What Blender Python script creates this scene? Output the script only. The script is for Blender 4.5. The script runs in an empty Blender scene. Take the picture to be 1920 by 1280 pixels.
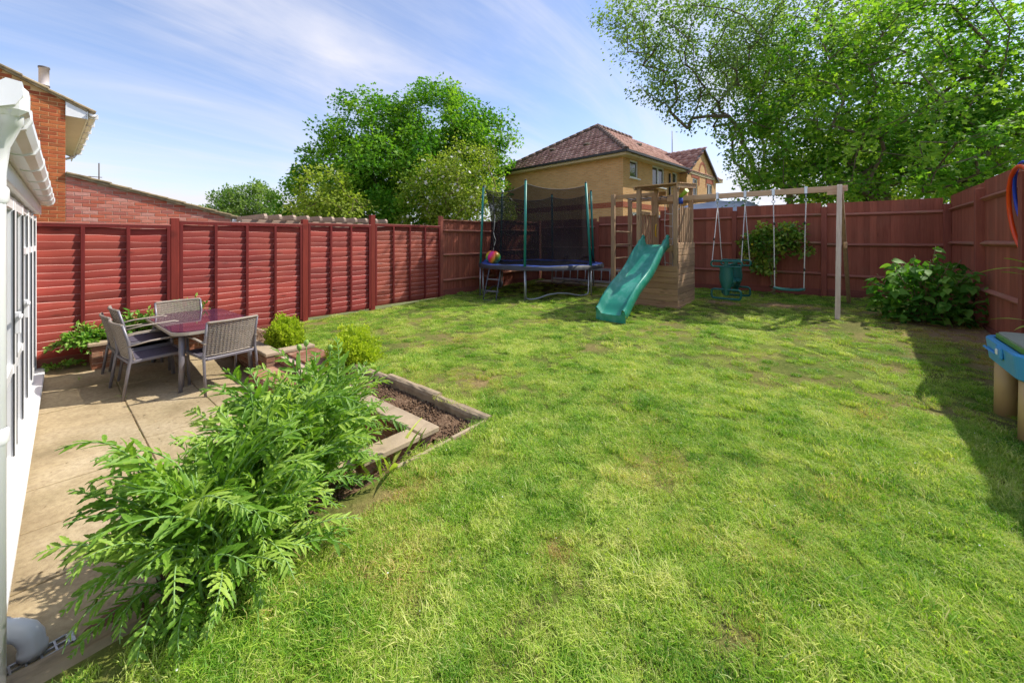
import bpy, math, random
import numpy as np
from mathutils import Vector, Matrix, Euler, Quaternion
R = math.radians
random.seed(7)
rng = np.random.default_rng(7)
scene = bpy.context.scene
col = scene.collection
# ------------------------------------------------------------------ camera, sky, sun, exposure
# garden axes: +X along the back fence to the right, +Y along the left fence away from the house, metres
CAM_H = 1.557
cd = bpy.data.cameras.new('camera')
cam = bpy.data.objects.new('camera', cd)
col.objects.link(cam)
cam.location = (0, 0, CAM_H)
cam.rotation_euler = (R(90), 0, R(40))
cd.sensor_width = 36
cd.lens = 36*740/1920
cd.shift_y = -190/1920
cd.clip_start = 0.02
cd.clip_end = 2000
scene.camera = cam
SUN_AZ, SUN_EL = 28.5, 48.8          # azimuth clockwise from +Y
w = bpy.data.worlds.new('World')
scene.world = w
w.use_nodes = True
nt = w.node_tree
nt.nodes.clear()
def wn(t, **k):
    n = nt.nodes.new(t)
    for a, b in k.items():
        setattr(n, a, b)
    return n
out = wn('ShaderNodeOutputWorld')
bg = wn('ShaderNodeBackground')
bg.inputs['Strength'].default_value = 0.15
sky = wn('ShaderNodeTexSky', sky_type='NISHITA', sun_disc=False)
sky.sun_elevation = R(SUN_EL)
sky.sun_rotation = R(SUN_AZ)
sky.air_density = 1.0
sky.dust_density = 0.6
sky.ozone_density = 1.6
tc = wn('ShaderNodeTexCoord')
sep = wn('ShaderNodeSeparateXYZ')
nt.links.new(tc.outputs['Generated'], sep.inputs[0])
mx = wn('ShaderNodeMath', operation='MAXIMUM')
mx.inputs[1].default_value = 0.0
nt.links.new(sep.outputs['Z'], mx.inputs[0])
ad = wn('ShaderNodeMath', operation='ADD')
ad.inputs[1].default_value = 0.16
nt.links.new(mx.outputs[0], ad.inputs[0])
comb = wn('ShaderNodeCombineXYZ')
for ax in 'XY':
    dv = wn('ShaderNodeMath', operation='DIVIDE')
    nt.links.new(sep.outputs[ax], dv.inputs[0])
    nt.links.new(ad.outputs[0], dv.inputs[1])
    nt.links.new(dv.outputs[0], comb.inputs[ax])
def cloud_noise(scale, rotz, sx, sy, lo, hi, detail, rough, dist, off):
    mp = wn('ShaderNodeMapping')
    mp.inputs['Location'].default_value = off
    mp.inputs['Rotation'].default_value = (0, 0, R(rotz))
    mp.inputs['Scale'].default_value = (sx, sy, 1)
    nz = wn('ShaderNodeTexNoise')
    nz.inputs['Scale'].default_value = scale
    nz.inputs['Detail'].default_value = detail
    nz.inputs['Roughness'].default_value = rough
    nz.inputs['Distortion'].default_value = dist
    mr = wn('ShaderNodeMapRange', interpolation_type='SMOOTHSTEP')
    mr.inputs['From Min'].default_value = lo
    mr.inputs['From Max'].default_value = hi
    nt.links.new(comb.outputs[0], mp.inputs[0])
    nt.links.new(mp.outputs[0], nz.inputs[0])
    nt.links.new(nz.outputs[0], mr.inputs[0])
    return mr
c1 = cloud_noise(0.75, 25, 1.0, 0.6, 0.36, 0.76, 6, 0.55, 0.6, (3.1, 1.2, 0))
c2 = cloud_noise(1.5, 32, 1.0, 0.2, 0.40, 0.72, 9, 0.62, 1.2, (0.4, 7.7, 0))
m1 = wn('ShaderNodeMath', operation='MULTIPLY_ADD', use_clamp=True)
m1.inputs[1].default_value = 0.42
nt.links.new(c2.outputs[0], m1.inputs[0])
m1b = wn('ShaderNodeMath', operation='MULTIPLY')
m1b.inputs[1].default_value = 0.78
nt.links.new(c1.outputs[0], m1b.inputs[0])
nt.links.new(m1b.outputs[0], m1.inputs[2])
# thin high cloud gathers towards the horizon, where one looks through more of it
hz = wn('ShaderNodeMapRange', interpolation_type='SMOOTHSTEP')
hz.inputs['From Min'].default_value = 0.40
hz.inputs['From Max'].default_value = 0.0
hz.inputs['To Min'].default_value = 0.0
hz.inputs['To Max'].default_value = 0.45
nt.links.new(mx.outputs[0], hz.inputs[0])
m2 = wn('ShaderNodeMath', operation='ADD', use_clamp=True)
nt.links.new(m1.outputs[0], m2.inputs[0])
nt.links.new(hz.outputs[0], m2.inputs[1])
mixc = wn('ShaderNodeMix', data_type='RGBA')
mixc.inputs['B'].default_value = (2.15, 2.15, 2.38, 1)
nt.links.new(m2.outputs[0], mixc.inputs['Factor'])
tint = wn('ShaderNodeMix', data_type='RGBA', blend_type='MULTIPLY')
tint.inputs['Factor'].default_value = 1.0
tint.inputs['B'].default_value = (.45, .46, .52, 1)
nt.links.new(sky.outputs[0], tint.inputs['A'])
nt.links.new(tint.outputs['Result'], mixc.inputs['A'])
nt.links.new(mixc.outputs['Result'], bg.inputs['Color'])
nt.links.new(bg.outputs[0], out.inputs[0])
sl = bpy.data.lights.new('sun', 'SUN')
sl.energy = 2.05
sl.angle = R(0.53)
sl.color = (1.0, 0.95, 0.86)
sun = bpy.data.objects.new('sun', sl)
col.objects.link(sun)
sdir = Vector((math.sin(R(SUN_AZ))*math.cos(R(SUN_EL)), math.cos(R(SUN_AZ))*math.cos(R(SUN_EL)), math.sin(R(SUN_EL))))
sun.rotation_euler = (-sdir).to_track_quat('-Z', 'Y').to_euler()
sun.location = (10, 10, 20)
scene.view_settings.view_transform = 'Standard'
scene.view_settings.look = 'None'
scene.view_settings.exposure = 1.55
scene.view_settings.gamma = 1.0
scene.render.engine = 'CYCLES'
scene.cycles.max_bounces = 5
scene.cycles.diffuse_bounces = 3
scene.cycles.glossy_bounces = 2
scene.cycles.transmission_bounces = 3
scene.cycles.transparent_max_bounces = 10
scene.cycles.use_adaptive_sampling = True
scene.cycles.adaptive_threshold = 0.018
scene.cycles.use_denoising = True
scene.cycles.denoiser = 'OPENIMAGEDENOISE'
scene.cycles.denoising_input_passes = 'RGB_ALBEDO_NORMAL'
scene.cycles.denoising_prefilter = 'NONE'

# ------------------------------------------------------------------ helpers
C40, S40 = math.cos(R(40)), math.sin(R(40))
def cg(x, y):                        # view axes (right, ahead) to garden axes
    return (C40*x - S40*y, S40*x + C40*y)
def lz(u, v):                        # height of the lawn
    return (.01683*u + .03199*v + .018*math.sin(1.3*u+.7)*math.sin(.9*v) + .01*math.sin(2.9*u+1.7*v))
def pz(u):                           # height of the patio
    return -.25 if u > -6.2 else -.25 + .12*min(1, (-6.2-u)/1.83)

class MB:
    def __init__(s):
        s.v, s.f, s.m, s.sm = [], [], [], []
    def add(s, vs, fs, m=0, smooth=False, mat=None):
        o = len(s.v)
        if mat is not None:
            vs = [mat @ Vector(p) for p in vs]
        s.v += [tuple(p) for p in vs]
        for f in fs:
            s.f.append(tuple(i+o for i in f)); s.m.append(m); s.sm.append(smooth)
    def box(s, c, d, rot=None, ch=0.0, m=0, mat=None):
        x, y, z = d[0]/2, d[1]/2, d[2]/2
        M = Matrix.Translation(c)
        if rot is not None:
            M = M @ Euler(rot).to_matrix().to_4x4()
        if mat is not None:
            M = mat @ M
        if ch <= 0:
            vs = [(i*x, j*y, k*z) for k in (-1, 1) for j in (-1, 1) for i in (-1, 1)]
            fs = [(0, 2, 3, 1), (4, 5, 7, 6), (0, 1, 5, 4), (2, 6, 7, 3), (0, 4, 6, 2), (1, 3, 7, 5)]
            s.add(vs, fs, m, False, M); return
        vs, ix = [], {}
        for i in (-1, 1):
            for j in (-1, 1):
                for k in (-1, 1):
                    for a in range(3):
                        p = [i*(x-ch), j*(y-ch), k*(z-ch)]
                        p[a] = (i*x, j*y, k*z)[a]
                        ix[i, j, k, a] = len(vs); vs.append(p)
        fs = []
        for sg in (-1, 1):
            fs.append([ix[sg, j, k, 0] for j, k in ((-1, -1), (1, -1), (1, 1), (-1, 1))][::sg])
            fs.append([ix[i, sg, k, 1] for i, k in ((-1, -1), (-1, 1), (1, 1), (1, -1))][::sg])
            fs.append([ix[i, j, sg, 2] for i, j in ((-1, -1), (1, -1), (1, 1), (-1, 1))][::sg])
        for p in (-1, 1):
            for q in (-1, 1):
                fs.append([ix[p, q, -1, 0], ix[p, q, 1, 0], ix[p, q, 1, 1], ix[p, q, -1, 1]][::-p*q])
                fs.append([ix[p, -1, q, 0], ix[p, 1, q, 0], ix[p, 1, q, 2], ix[p, -1, q, 2]][::p*q])
                fs.append([ix[-1, p, q, 1], ix[1, p, q, 1], ix[1, p, q, 2], ix[-1, p, q, 2]][::-p*q])
        for i in (-1, 1):
            for j in (-1, 1):
                for k in (-1, 1):
                    fs.append([ix[i, j, k, 0], ix[i, j, k, 1], ix[i, j, k, 2]][::i*j*k])
        s.add(vs, fs, m, False, M)
    def bar(s, a, b, w_, h_, ch=0.0, m=0, up=(0, 0, 1)):
        a, b = Vector(a), Vector(b)
        x = (b-a); L = x.length; x.normalize()
        u = Vector(up)
        if abs(x.dot(u)) > .98:
            u = Vector((1, 0, 0))
        y = u.cross(x).normalized(); z = x.cross(y)
        M = Matrix((x, y, z)).transposed().to_4x4()
        M.translation = (a+b)/2
        s.box((0, 0, 0), (L, w_, h_), None, ch, m, M)
    def tube(s, pts, r, n=8, m=0, cap=True, flat=None):
        pts = [Vector(p) for p in pts]
        k = len(pts)
        rr = [r]*k if not hasattr(r, '__len__') else list(r)
        vs, fs = [], []
        prev = None
        for i, p in enumerate(pts):
            t = (pts[min(i+1, k-1)]-pts[max(i-1, 0)])
            if t.length < 1e-9:
                t = Vector((0, 0, 1))
            t.normalize()
            if prev is None:
                a = Vector((0, 0, 1)) if abs(t.z) < .9 else Vector((1, 0, 0))
                x = t.cross(a).normalized()
            else:
                x = (prev - t*prev.dot(t))
                x = x.normalized() if x.length > 1e-6 else t.orthogonal().normalized()
            prev = x
            y = t.cross(x)
            for j in range(n):
                an = 2*math.pi*j/n
                vs.append(p + (x*math.cos(an) + y*math.sin(an)*(flat or 1))*rr[i])
        for i in range(k-1):
            for j in range(n):
                fs.append((i*n+j, i*n+(j+1) % n, (i+1)*n+(j+1) % n, (i+1)*n+j))
        s.add(vs, fs, m, True)
        if cap:
            o = len(s.v)-len(vs)
            s.f.append(tuple(o+j for j in range(n))[::-1]); s.m.append(m); s.sm.append(False)
            s.f.append(tuple(o+(k-1)*n+j for j in range(n))); s.m.append(m); s.sm.append(False)
    def lathe(s, prof, n=16, m=0, mat=None):
        vs, fs = [], []
        for (r, z) in prof:
            for j in range(n):
                a = 2*math.pi*j/n
                vs.append((r*math.cos(a), r*math.sin(a), z))
        for i in range(len(prof)-1):
            for j in range(n):
                fs.append((i*n+j, i*n+(j+1) % n, (i+1)*n+(j+1) % n, (i+1)*n+j))
        s.add(vs, fs, m, True, mat)
    def prism(s, poly, d, axis='y', m=0, off=0.0):
        # polygon in the plane across the axis, extruded by d from off
        n = len(poly)
        def P(p, t):
            return {'y': (p[0], t, p[1]), 'x': (t, p[0], p[1]), 'z': (p[0], p[1], t)}[axis]
        vs = [P(p, off) for p in poly] + [P(p, off+d) for p in poly]
        fs = [tuple(range(n)), tuple(range(2*n-1, n-1, -1))]
        fs += [(i, i+n, (i+1) % n+n, (i+1) % n) for i in range(n)]
        s.add(vs, fs, m)
    def mesh(s, name, mats):
        me = bpy.data.meshes.new(name)
        me.from_pydata(s.v, [], s.f)
        for mt in (mats if isinstance(mats, (list, tuple)) else [mats]):
            me.materials.append(mt)
        me.polygons.foreach_set('material_index', s.m)
        me.polygons.foreach_set('use_smooth', s.sm)
        me.update()
        return me
    def build(s, name, mats, parent=None, loc=None, rot=None):
        return piece(name, s.mesh(name, mats), parent, loc, rot)
def piece(name, me, parent=None, loc=None, rot=None, scl=None):
    o = bpy.data.objects.new(name, me)
    col.objects.link(o)
    if parent is not None:
        o.parent = parent
    if loc is not None:
        o.location = loc
    if rot is not None:
        o.rotation_euler = rot
    if scl is not None:
        o.scale = scl
    return o
def tag(o, label=None, cat=None, group=None, kind=None):
    if label: o['label'] = label
    if cat: o['category'] = cat
    if group: o['group'] = group
    if kind: o['kind'] = kind
    return o
def thing(name, label, cat, loc=(0, 0, 0), rz=0.0, group=None):
    o = bpy.data.objects.new(name, None)
    o.empty_display_size = .1
    col.objects.link(o)
    o.location = loc
    o.rotation_euler = (0, 0, rz)
    return tag(o, label, cat, group)
def copy_tree(o, parent=None):
    c = o.copy(); col.objects.link(c); c.parent = parent
    for ch in list(o.children):
        copy_tree(ch, c)
    return c
def np_mesh(name, V, F, mats, attrs=None, smooth=False, mi=None):
    V = np.asarray(V, np.float32); F = np.asarray(F, np.int32)
    me = bpy.data.meshes.new(name)
    k = F.shape[1]
    me.vertices.add(len(V)); me.vertices.foreach_set('co', V.ravel())
    me.loops.add(F.size); me.loops.foreach_set('vertex_index', F.ravel())
    me.polygons.add(len(F))
    me.polygons.foreach_set('loop_start', np.arange(0, F.size, k, dtype=np.int32))
    me.polygons.foreach_set('loop_total', np.full(len(F), k, np.int32))
    if smooth:
        me.polygons.foreach_set('use_smooth', np.ones(len(F), bool))
    for mt in (mats if isinstance(mats, (list, tuple)) else [mats]):
        me.materials.append(mt)
    if mi is not None:
        me.polygons.foreach_set('material_index', np.asarray(mi, np.int32))
    for nme, arr in (attrs or {}).items():
        a = me.attributes.new(nme, 'FLOAT', 'POINT')
        a.data.foreach_set('value', np.asarray(arr, np.float32))
    me.update(calc_edges=True)
    me.validate()
    return me

# ------------------------------------------------------------------ materials
def srgb(r, g, b):
    f = lambda c: c/12.92 if c <= .04045 else ((c+.055)/1.055)**2.4
    return (f(r/255), f(g/255), f(b/255), 1)
class NT:
    def __init__(s, name):
        s.mat = bpy.data.materials.new(name)
        s.mat.use_nodes = True
        s.t = s.mat.node_tree
        s.t.nodes.clear()
    def n(s, t, ins=None, **k):
        nd = s.t.nodes.new(t)
        for a, b in k.items():
            setattr(nd, a, b)
        for a, b in (ins or {}).items():
            if isinstance(b, bpy.types.NodeSocket):
                s.t.links.new(b, nd.inputs[a])
            else:
                nd.inputs[a].default_value = b
        return nd
    def noise(s, vec, scale, detail=4, rough=.55, dist=0.0):
        return s.n('ShaderNodeTexNoise', {'Vector': vec, 'Scale': scale, 'Detail': detail, 'Roughness': rough, 'Distortion': dist}).outputs[0]
    def ramp(s, fac, stops, interp='LINEAR'):
        r = s.n('ShaderNodeValToRGB', {'Fac': fac})
        r.color_ramp.interpolation = interp
        e = r.color_ramp.elements
        while len(e) < len(stops):
            e.new(.5)
        for el, (p, c) in zip(e, stops):
            el.position = p
            el.color = c if hasattr(c, '__len__') else (c, c, c, 1)
        return r.outputs[0]
    def mixc(s, fac, a, b, bt='MIX'):
        m = s.n('ShaderNodeMix', data_type='RGBA', blend_type=bt)
        for k, v_ in (('Factor', fac), ('A', a), ('B', b)):
            sk = [i for i in m.inputs if i.name == k and i.type == ('VALUE' if k == 'Factor' else 'RGBA')][0]
            if isinstance(v_, bpy.types.NodeSocket):
                s.t.links.new(v_, sk)
            else:
                sk.default_value = v_
        return [o for o in m.outputs if o.type == 'RGBA'][0]
    def math(s, op, a, b=0.0, c=None, clamp=False):
        m = s.n('ShaderNodeMath', operation=op, use_clamp=clamp)
        for i, v_ in enumerate((a, b, c)):
            if v_ is None: continue
            if isinstance(v_, bpy.types.NodeSocket):
                s.t.links.new(v_, m.inputs[i])
            else:
                m.inputs[i].default_value = v_
        return m.outputs[0]
    def out(s, sh):
        o = s.n('ShaderNodeOutputMaterial')
        s.t.links.new(sh, o.inputs[0])
        return s.mat
    def bsdf(s, colr, rough=.6, bump=None, bstr=.3, bdist=.01, metal=0.0, spec=.5, **extra):
        p = s.n('ShaderNodeBsdfPrincipled', {'Base Color': colr, 'Roughness': rough, 'Metallic': metal, 'Specular IOR Level': spec})
        for k, v_ in extra.items():
            p.inputs[k.replace('_', ' ')].default_value = v_
        if bump is not None:
            b = s.n('ShaderNodeBump', {'Height': bump, 'Strength': bstr, 'Distance': bdist})
            s.t.links.new(b.outputs[0], p.inputs['Normal'])
        return p.outputs[0]
    def coord(s, scale=(1, 1, 1), world=False):
        # object coordinates shifted by a per-object random amount, or world position
        if world:
            v_ = s.n('ShaderNodeNewGeometry').outputs['Position']
        else:
            t = s.n('ShaderNodeTexCoord').outputs['Object']
            r = s.n('ShaderNodeObjectInfo').outputs['Random']
            sc = s.math('MULTIPLY', r, 37.0)
            v_ = s.n('ShaderNodeVectorMath', {0: t, 1: sc}, operation='ADD').outputs[0]
        return s.n('ShaderNodeVectorMath', {0: v_, 1: scale}, operation='MULTIPLY').outputs[0]
    def rnd(s):
        return s.n('ShaderNodeObjectInfo').outputs['Random']
def lum(c, k):
    return (min(1, c[0]*k), min(1, c[1]*k), min(1, c[2]*k), 1)
def basic(name, c, rough=.6, var=.25, scale=6, bump=.2, bscale=40, world=False, rvar=.0, metal=0.0, spec=.5, bdist=.004, dirt=None, **ex):
    t = NT(name)
    v_ = t.coord(world=world)
    a = t.noise(v_, scale, 5)
    colr = t.ramp(a, [(.25, lum(c, 1-var)), (.75, lum(c, 1+var))])
    if dirt:
        d = t.noise(v_, dirt[1], 6, .65)
        colr = t.mixc(t.ramp(d, [(dirt[2], 0.0), (dirt[3], dirt[4])]), colr, dirt[0])
    if rvar:
        k = t.math('MULTIPLY_ADD', t.rnd(), 2*rvar, 1-rvar)
        colr = t.mixc(1.0, colr, t.n('ShaderNodeCombineColor', {0: k, 1: k, 2: k}).outputs[0], 'MULTIPLY')
    b = t.noise(v_, bscale, 4)
    return t.out(t.bsdf(colr, rough, b if bump else None, bump, bdist, metal, spec, **ex))
def wood(name, c, c2, grain='x', rough=.75, rvar=.12, knots=.0, worn=None, bump=.35, freq=1.0, stain=None):
    t = NT(name)
    sc = {'x': (1.2, 22, 22), 'y': (22, 1.2, 22), 'z': (22, 22, 1.2)}[grain]
    v_ = t.coord(tuple(q*freq for q in sc))
    v1 = t.coord()
    g = t.noise(v_, 1.6, 6, .6, .8)
    colr = t.ramp(g, [(.25, c2), (.7, c)])
    blot = t.noise(v1, 2.2, 4)
    colr = t.mixc(t.ramp(blot, [(.38, .0), (.75, .45)]), colr, lum(c, .62))
    if knots:
        vo = t.n('ShaderNodeTexVoronoi', {'Vector': t.coord(tuple({'x': (2.0, 2, 9), 'z': (9, 2, 2.0), 'y': (2, 2.0, 9)}[grain])), 'Scale': 1.0}).outputs['Distance']
        kn = t.ramp(vo, [(.06, knots), (.16, .0)])
        colr = t.mixc(kn, colr, lum(c2, .3))
    if worn:
        wv = t.noise(t.coord((3, 30, 30) if grain == 'x' else (30, 30, 3)), 1.5, 8, .7)
        colr = t.mixc(t.ramp(wv, [(worn[1], 0.0), (worn[2], worn[3])]), colr, worn[0])
    if stain:
        sv = t.noise(t.coord(world=True), stain[1], 5, .6)
        colr = t.mixc(t.ramp(sv, [(stain[2], 0.0), (stain[3], stain[4])]), colr, stain[0])
    k = t.math('MULTIPLY_ADD', t.rnd(), 2*rvar, 1-rvar)
    colr = t.mixc(1.0, colr, t.n('ShaderNodeCombineColor', {0: k, 1: k, 2: k}).outputs[0], 'MULTIPLY')
    return t.out(t.bsdf(colr, rough, g, bump, .003, spec=.3))
def leafmat(name, dark, mid, light, trans=.38, rough=.55, spec=.2, patch=.6, tcol=None):
    t = NT(name)
    a = t.n('ShaderNodeAttribute', attribute_name='tint').outputs['Fac']
    p = t.noise(t.coord(world=True), patch, 3)
    r = t.rnd()
    f = t.math('ADD', t.math('MULTIPLY', a, .6), t.math('ADD', t.math('MULTIPLY', p, .5), t.math('MULTIPLY', r, .12)))
    colr = t.ramp(f, [(.25, dark), (.52, mid), (.86, light)])
    d = t.bsdf(colr, rough, spec=spec)
    tr = t.n('ShaderNodeBsdfTranslucent', {'Color': t.mixc(1.0, colr, tcol or (1.25, 1.35, .55, 1), 'MULTIPLY')}).outputs[0]
    mxs = t.n('ShaderNodeMixShader', {0: trans, 1: d, 2: tr}).outputs[0]
    return t.out(mxs)
M = {}
M['lap_red'] = wood('lap_red_paint', srgb(146, 54, 46), srgb(114, 38, 33), 'x', .75, .26, .95, (srgb(178, 108, 94), .56, .8, .45), .5, stain=(srgb(158, 74, 54), .9, .45, .7, .5))
M['lap_orange'] = wood('lap_orange_brown_paint', srgb(140, 66, 46), srgb(116, 48, 35), 'x', .75, .15, .8, None, .5)
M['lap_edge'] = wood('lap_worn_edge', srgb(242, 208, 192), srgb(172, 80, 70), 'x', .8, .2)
M['lap_post'] = wood('post_red_paint', srgb(140, 54, 42), srgb(112, 40, 32), 'z', .75, .1, .4)
M['lap_batten'] = wood('batten_red_paint', srgb(128, 42, 38), srgb(98, 31, 28), 'z', .7, .1, .2)
M['lap_top'] = wood('lap_top_rail', srgb(188, 120, 108), srgb(150, 70, 62), 'x', .8, .1)
M['cb'] = wood('closeboard_stain', srgb(170, 98, 75), srgb(140, 76, 58), 'z', .8, .17, .3, stain=(srgb(148, 102, 82), 1.3, .5, .75, .5))
M['cb_rail'] = wood('closeboard_rail', srgb(184, 120, 98), srgb(146, 88, 70), 'x', .8, .1, .2, stain=(srgb(150, 132, 94), 2.5, .52, .7, .55))
M['cb_post'] = wood('closeboard_post', srgb(158, 90, 72), srgb(128, 68, 55), 'z', .8, .1, .2)
M['cb_grav'] = wood('closeboard_gravel_board', srgb(146, 84, 70), srgb(118, 64, 53), 'x', .85, .1, .2)
M['timber'] = wood('play_timber_horizontal', srgb(192, 156, 116), srgb(148, 112, 78), 'x', .75, .2, .7)
M['timber_z'] = wood('play_timber_upright', srgb(184, 152, 118), srgb(146, 114, 84), 'z', .75, .12, .5)
M['timber_y'] = wood('play_timber_depth', srgb(196, 162, 126), srgb(154, 120, 88), 'y', .75, .2, .7)
M['timber_pale'] = wood('swing_timber', srgb(218, 184, 152), srgb(184, 146, 116), 'x', .75, .08, .5)
M['timber_pale_z'] = wood('swing_post_timber', srgb(240, 220, 202), srgb(206, 178, 154), 'z', .75, .08, .5)
M['pergola'] = wood('pergola_timber', srgb(190, 166, 146), srgb(150, 128, 112), 'y', .85, .12)
M['upvc'] = basic('white_upvc', (.80, .80, .80, 1), .32, .03, 3, 0, dirt=((.55, .5, .44, 1), 5, .55, .8, .25))
M['soffit'] = basic('soffit_board', (.62, .58, .52, 1), .5, .06, 3, 0)
M['render_dark'] = basic('dark_interior', (.10, .10, .10, 1), .8)
M['room'] = basic('room_wall', (.6, .58, .55, 1), .8)
M['rubber'] = basic('black_seal', (.02, .02, .02, 1), .6)
M['steel'] = basic('galvanised_steel', (.46, .47, .48, 1), .42, .12, 14, .05, metal=.75)
M['alu'] = basic('dull_aluminium', (.52, .52, .52, 1), .5, .1, 10, .05, metal=.6)
M['chrome_blue'] = basic('steel_hanger', (.55, .6, .65, 1), .35, .1, 12, 0, metal=.8)
M['darksteel'] = basic('dark_ladder_tube', (.10, .105, .12, 1), .5, .15, 10, 0, metal=.3)
M['green_sleeve'] = basic('green_pole_sleeve', srgb(22, 122, 108), .45, .12, 6, .05)
M['blue_pad'] = basic('blue_spring_pad', srgb(58, 88, 170), .5, .25, 5, .35, 12, bdist=.02)
M['black_mat'] = basic('trampoline_mat', (.028, .026, .026, 1), .75, .3, 3, .1, dirt=((.16, .13, .1, 1), 1.6, .5, .72, .6))
M['skirt'] = basic('black_pad_skirt', (.045, .045, .05, 1), .6, .3, 5, .3, 10, bdist=.02)
M['greenplast'] = basic('green_slide_plastic', srgb(44, 142, 116), .3, .08, 3, .06, 60, dirt=(srgb(128, 184, 172), 6, .48, .72, .45))
M['darkgreen'] = basic('dark_green_plastic', srgb(16, 92, 84), .32, .08, 5, 0)
M['rope'] = basic('white_rope', (.55, .52, .48, 1), .9, .2, 60, .6, 240)
M['yellowp'] = basic('yellow_handle', srgb(214, 176, 24), .45, .1)
M['limep'] = basic('lime_telescope', srgb(140, 170, 40), .45, .1)
M['bluep'] = basic('blue_plastic', srgb(30, 70, 160), .4, .1)
M['tablebl'] = basic('pale_blue_table_plastic', srgb(58, 150, 206), .4, .06, 3, .1, 50)
M['tan'] = basic('tan_leg_plastic', srgb(196, 160, 110), .5, .1, 3, .15, 50)
M['lidgr'] = basic('grey_green_lid', srgb(150, 158, 140), .55, .15, 4, .1)
M['lidrim'] = basic('lid_green_rim', srgb(98, 150, 52), .5, .1)
M['hoop_o'] = NT('orange_hoop')
t = M['hoop_o']
v_ = t.coord()
zz = t.n('ShaderNodeSeparateXYZ', {0: v_}).outputs[2]
wv = t.n('ShaderNodeTexWave', {'Vector': v_, 'Scale': .5, 'Distortion': 1.0}).outputs[1]
M['hoop_o'] = t.out(t.bsdf(t.ramp(wv, [(.2, srgb(236, 78, 26)), (.6, srgb(240, 120, 30)), (.95, srgb(224, 190, 50))]), .3))
M['hoop_b'] = basic('blue_hoop', srgb(24, 62, 186), .3, .1)
M['wicker'] = basic('grey_wicker', srgb(152, 140, 126), .6, .18, 30, .2, 120)
M['chairfr'] = basic('grey_chair_frame', srgb(132, 128, 134), .42, .08, 8, 0, metal=.35)
M['seatmesh'] = basic('charcoal_seat_mesh', srgb(86, 80, 92), .7, .12, 40, .4, 300)
M['rackblk'] = basic('black_chair_panel', srgb(32, 28, 32), .6, .2, 40, .3, 200)
t = NT('purple_glass_top')
v_ = t.coord()
fl = t.noise(v_, 5, 4)
colr = t.ramp(fl, [(.3, srgb(66, 36, 56)), (.7, srgb(92, 54, 76))])
M['glasstop'] = t.out(t.bsdf(colr, .06, spec=.6))
M['tableedge'] = basic('table_edge', srgb(176, 166, 152), .45, .1, 10, 0, metal=.2)
# brick
def brickmat(name, cols, rough=.85, rv=1.0, blotch=None):
    t = NT(name)
    v_ = t.coord()
    r = t.rnd()
    base = t.ramp(r, [(i/(max(1, len(cols)-1)), c) for i, c in enumerate(cols)])
    n1 = t.noise(v_, 18, 6, .65)
    colr = t.mixc(t.ramp(n1, [(.3, .0), (.75, .5)]), base, lum(cols[0], .6))
    n2 = t.noise(v_, 7, 4)
    colr = t.mixc(t.ramp(n2, [(.5, .0), (.8, .45)]), colr, blotch or lum(cols[-1], 1.4))
    return t.out(t.bsdf(colr, rough, t.noise(v_, 60, 4), .5, .004, spec=.2))
M['brick_a'] = brickmat('orange_red_brick', [srgb(170, 92, 58), srgb(192, 106, 64), srgb(156, 78, 50), srgb(198, 120, 70), srgb(140, 78, 52), srgb(186, 100, 60)])
M['brick_b'] = brickmat('pale_red_brick', [srgb(196, 112, 90), srgb(212, 142, 122), srgb(180, 94, 70), srgb(206, 154, 140), srgb(198, 106, 76), srgb(168, 104, 94)])
M['brick_c'] = brickmat('garden_brick', [srgb(150, 98, 74), srgb(168, 122, 98), srgb(134, 88, 68), srgb(162, 130, 108), srgb(152, 96, 70)], blotch=srgb(200, 180, 150))
M['mortar'] = basic('mortar', srgb(208, 172, 120), .95, .15, 12, .4, 60, world=True)
M['mortar_p'] = basic('pale_mortar', srgb(186, 160, 140), .95, .15, 12, .4, 60, world=True)
M['conc_tile'] = basic('lichen_roof_tile', srgb(168, 148, 114), .9, .3, 8, .5, 30, rvar=.2, dirt=(srgb(92, 84, 60), 6, .45, .7, .7))
M['coping'] = basic('coping_stone', srgb(172, 152, 126), .9, .14, 7, .5, 40, rvar=.08, dirt=(srgb(120, 104, 82), 9, .5, .75, .6))
M['kerb'] = basic('concrete_kerb', srgb(166, 146, 118), .92, .2, 9, .7, 36, rvar=.08, dirt=(srgb(98, 86, 66), 7, .45, .7, .7))
M['flue'] = basic('flue_pipe', srgb(206, 196, 194), .5, .08, 6, 0)
M['lead'] = basic('dark_cap', srgb(90, 84, 80), .6)
t = NT('patio_slab')
v_ = t.coord(world=True)
vo = t.coord()
a = t.noise(v_, 1.7, 6, .6)
b = t.noise(vo, 26, 6, .7)
colr = t.ramp(a, [(.28, srgb(144, 126, 96)), (.5, srgb(176, 157, 123)), (.75, srgb(192, 174, 143))])
colr = t.mixc(t.ramp(b, [(.42, .0), (.7, .5)]), colr, srgb(114, 94, 70))
sp = t.n('ShaderNodeTexVoronoi', {'Vector': vo, 'Scale': 34.0}).outputs['Distance']
colr = t.mixc(t.ramp(sp, [(.05, .5), (.12, .0)]), colr, srgb(186, 170, 146))
gr = t.noise(v_, .9, 4)
colr = t.mixc(t.ramp(gr, [(.52, .0), (.75, .4)]), colr, srgb(112, 104, 72))
k = t.math('MULTIPLY_ADD', t.rnd(), .22, .89)
colr = t.mixc(1.0, colr, t.n('ShaderNodeCombineColor', {0: k, 1: k, 2: k}).outputs[0], 'MULTIPLY')
M['slab'] = t.out(t.bsdf(colr, .88, t.noise(vo, 40, 8, .7), .55, .006, spec=.25))
M['joint'] = basic('slab_joint_soil', srgb(138, 118, 86), .95, .3, 9, .6, 40, world=True, dirt=(srgb(92, 112, 48), 3, .5, .65, .8))
t = NT('bed_soil')
v_ = t.coord(world=True)
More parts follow.
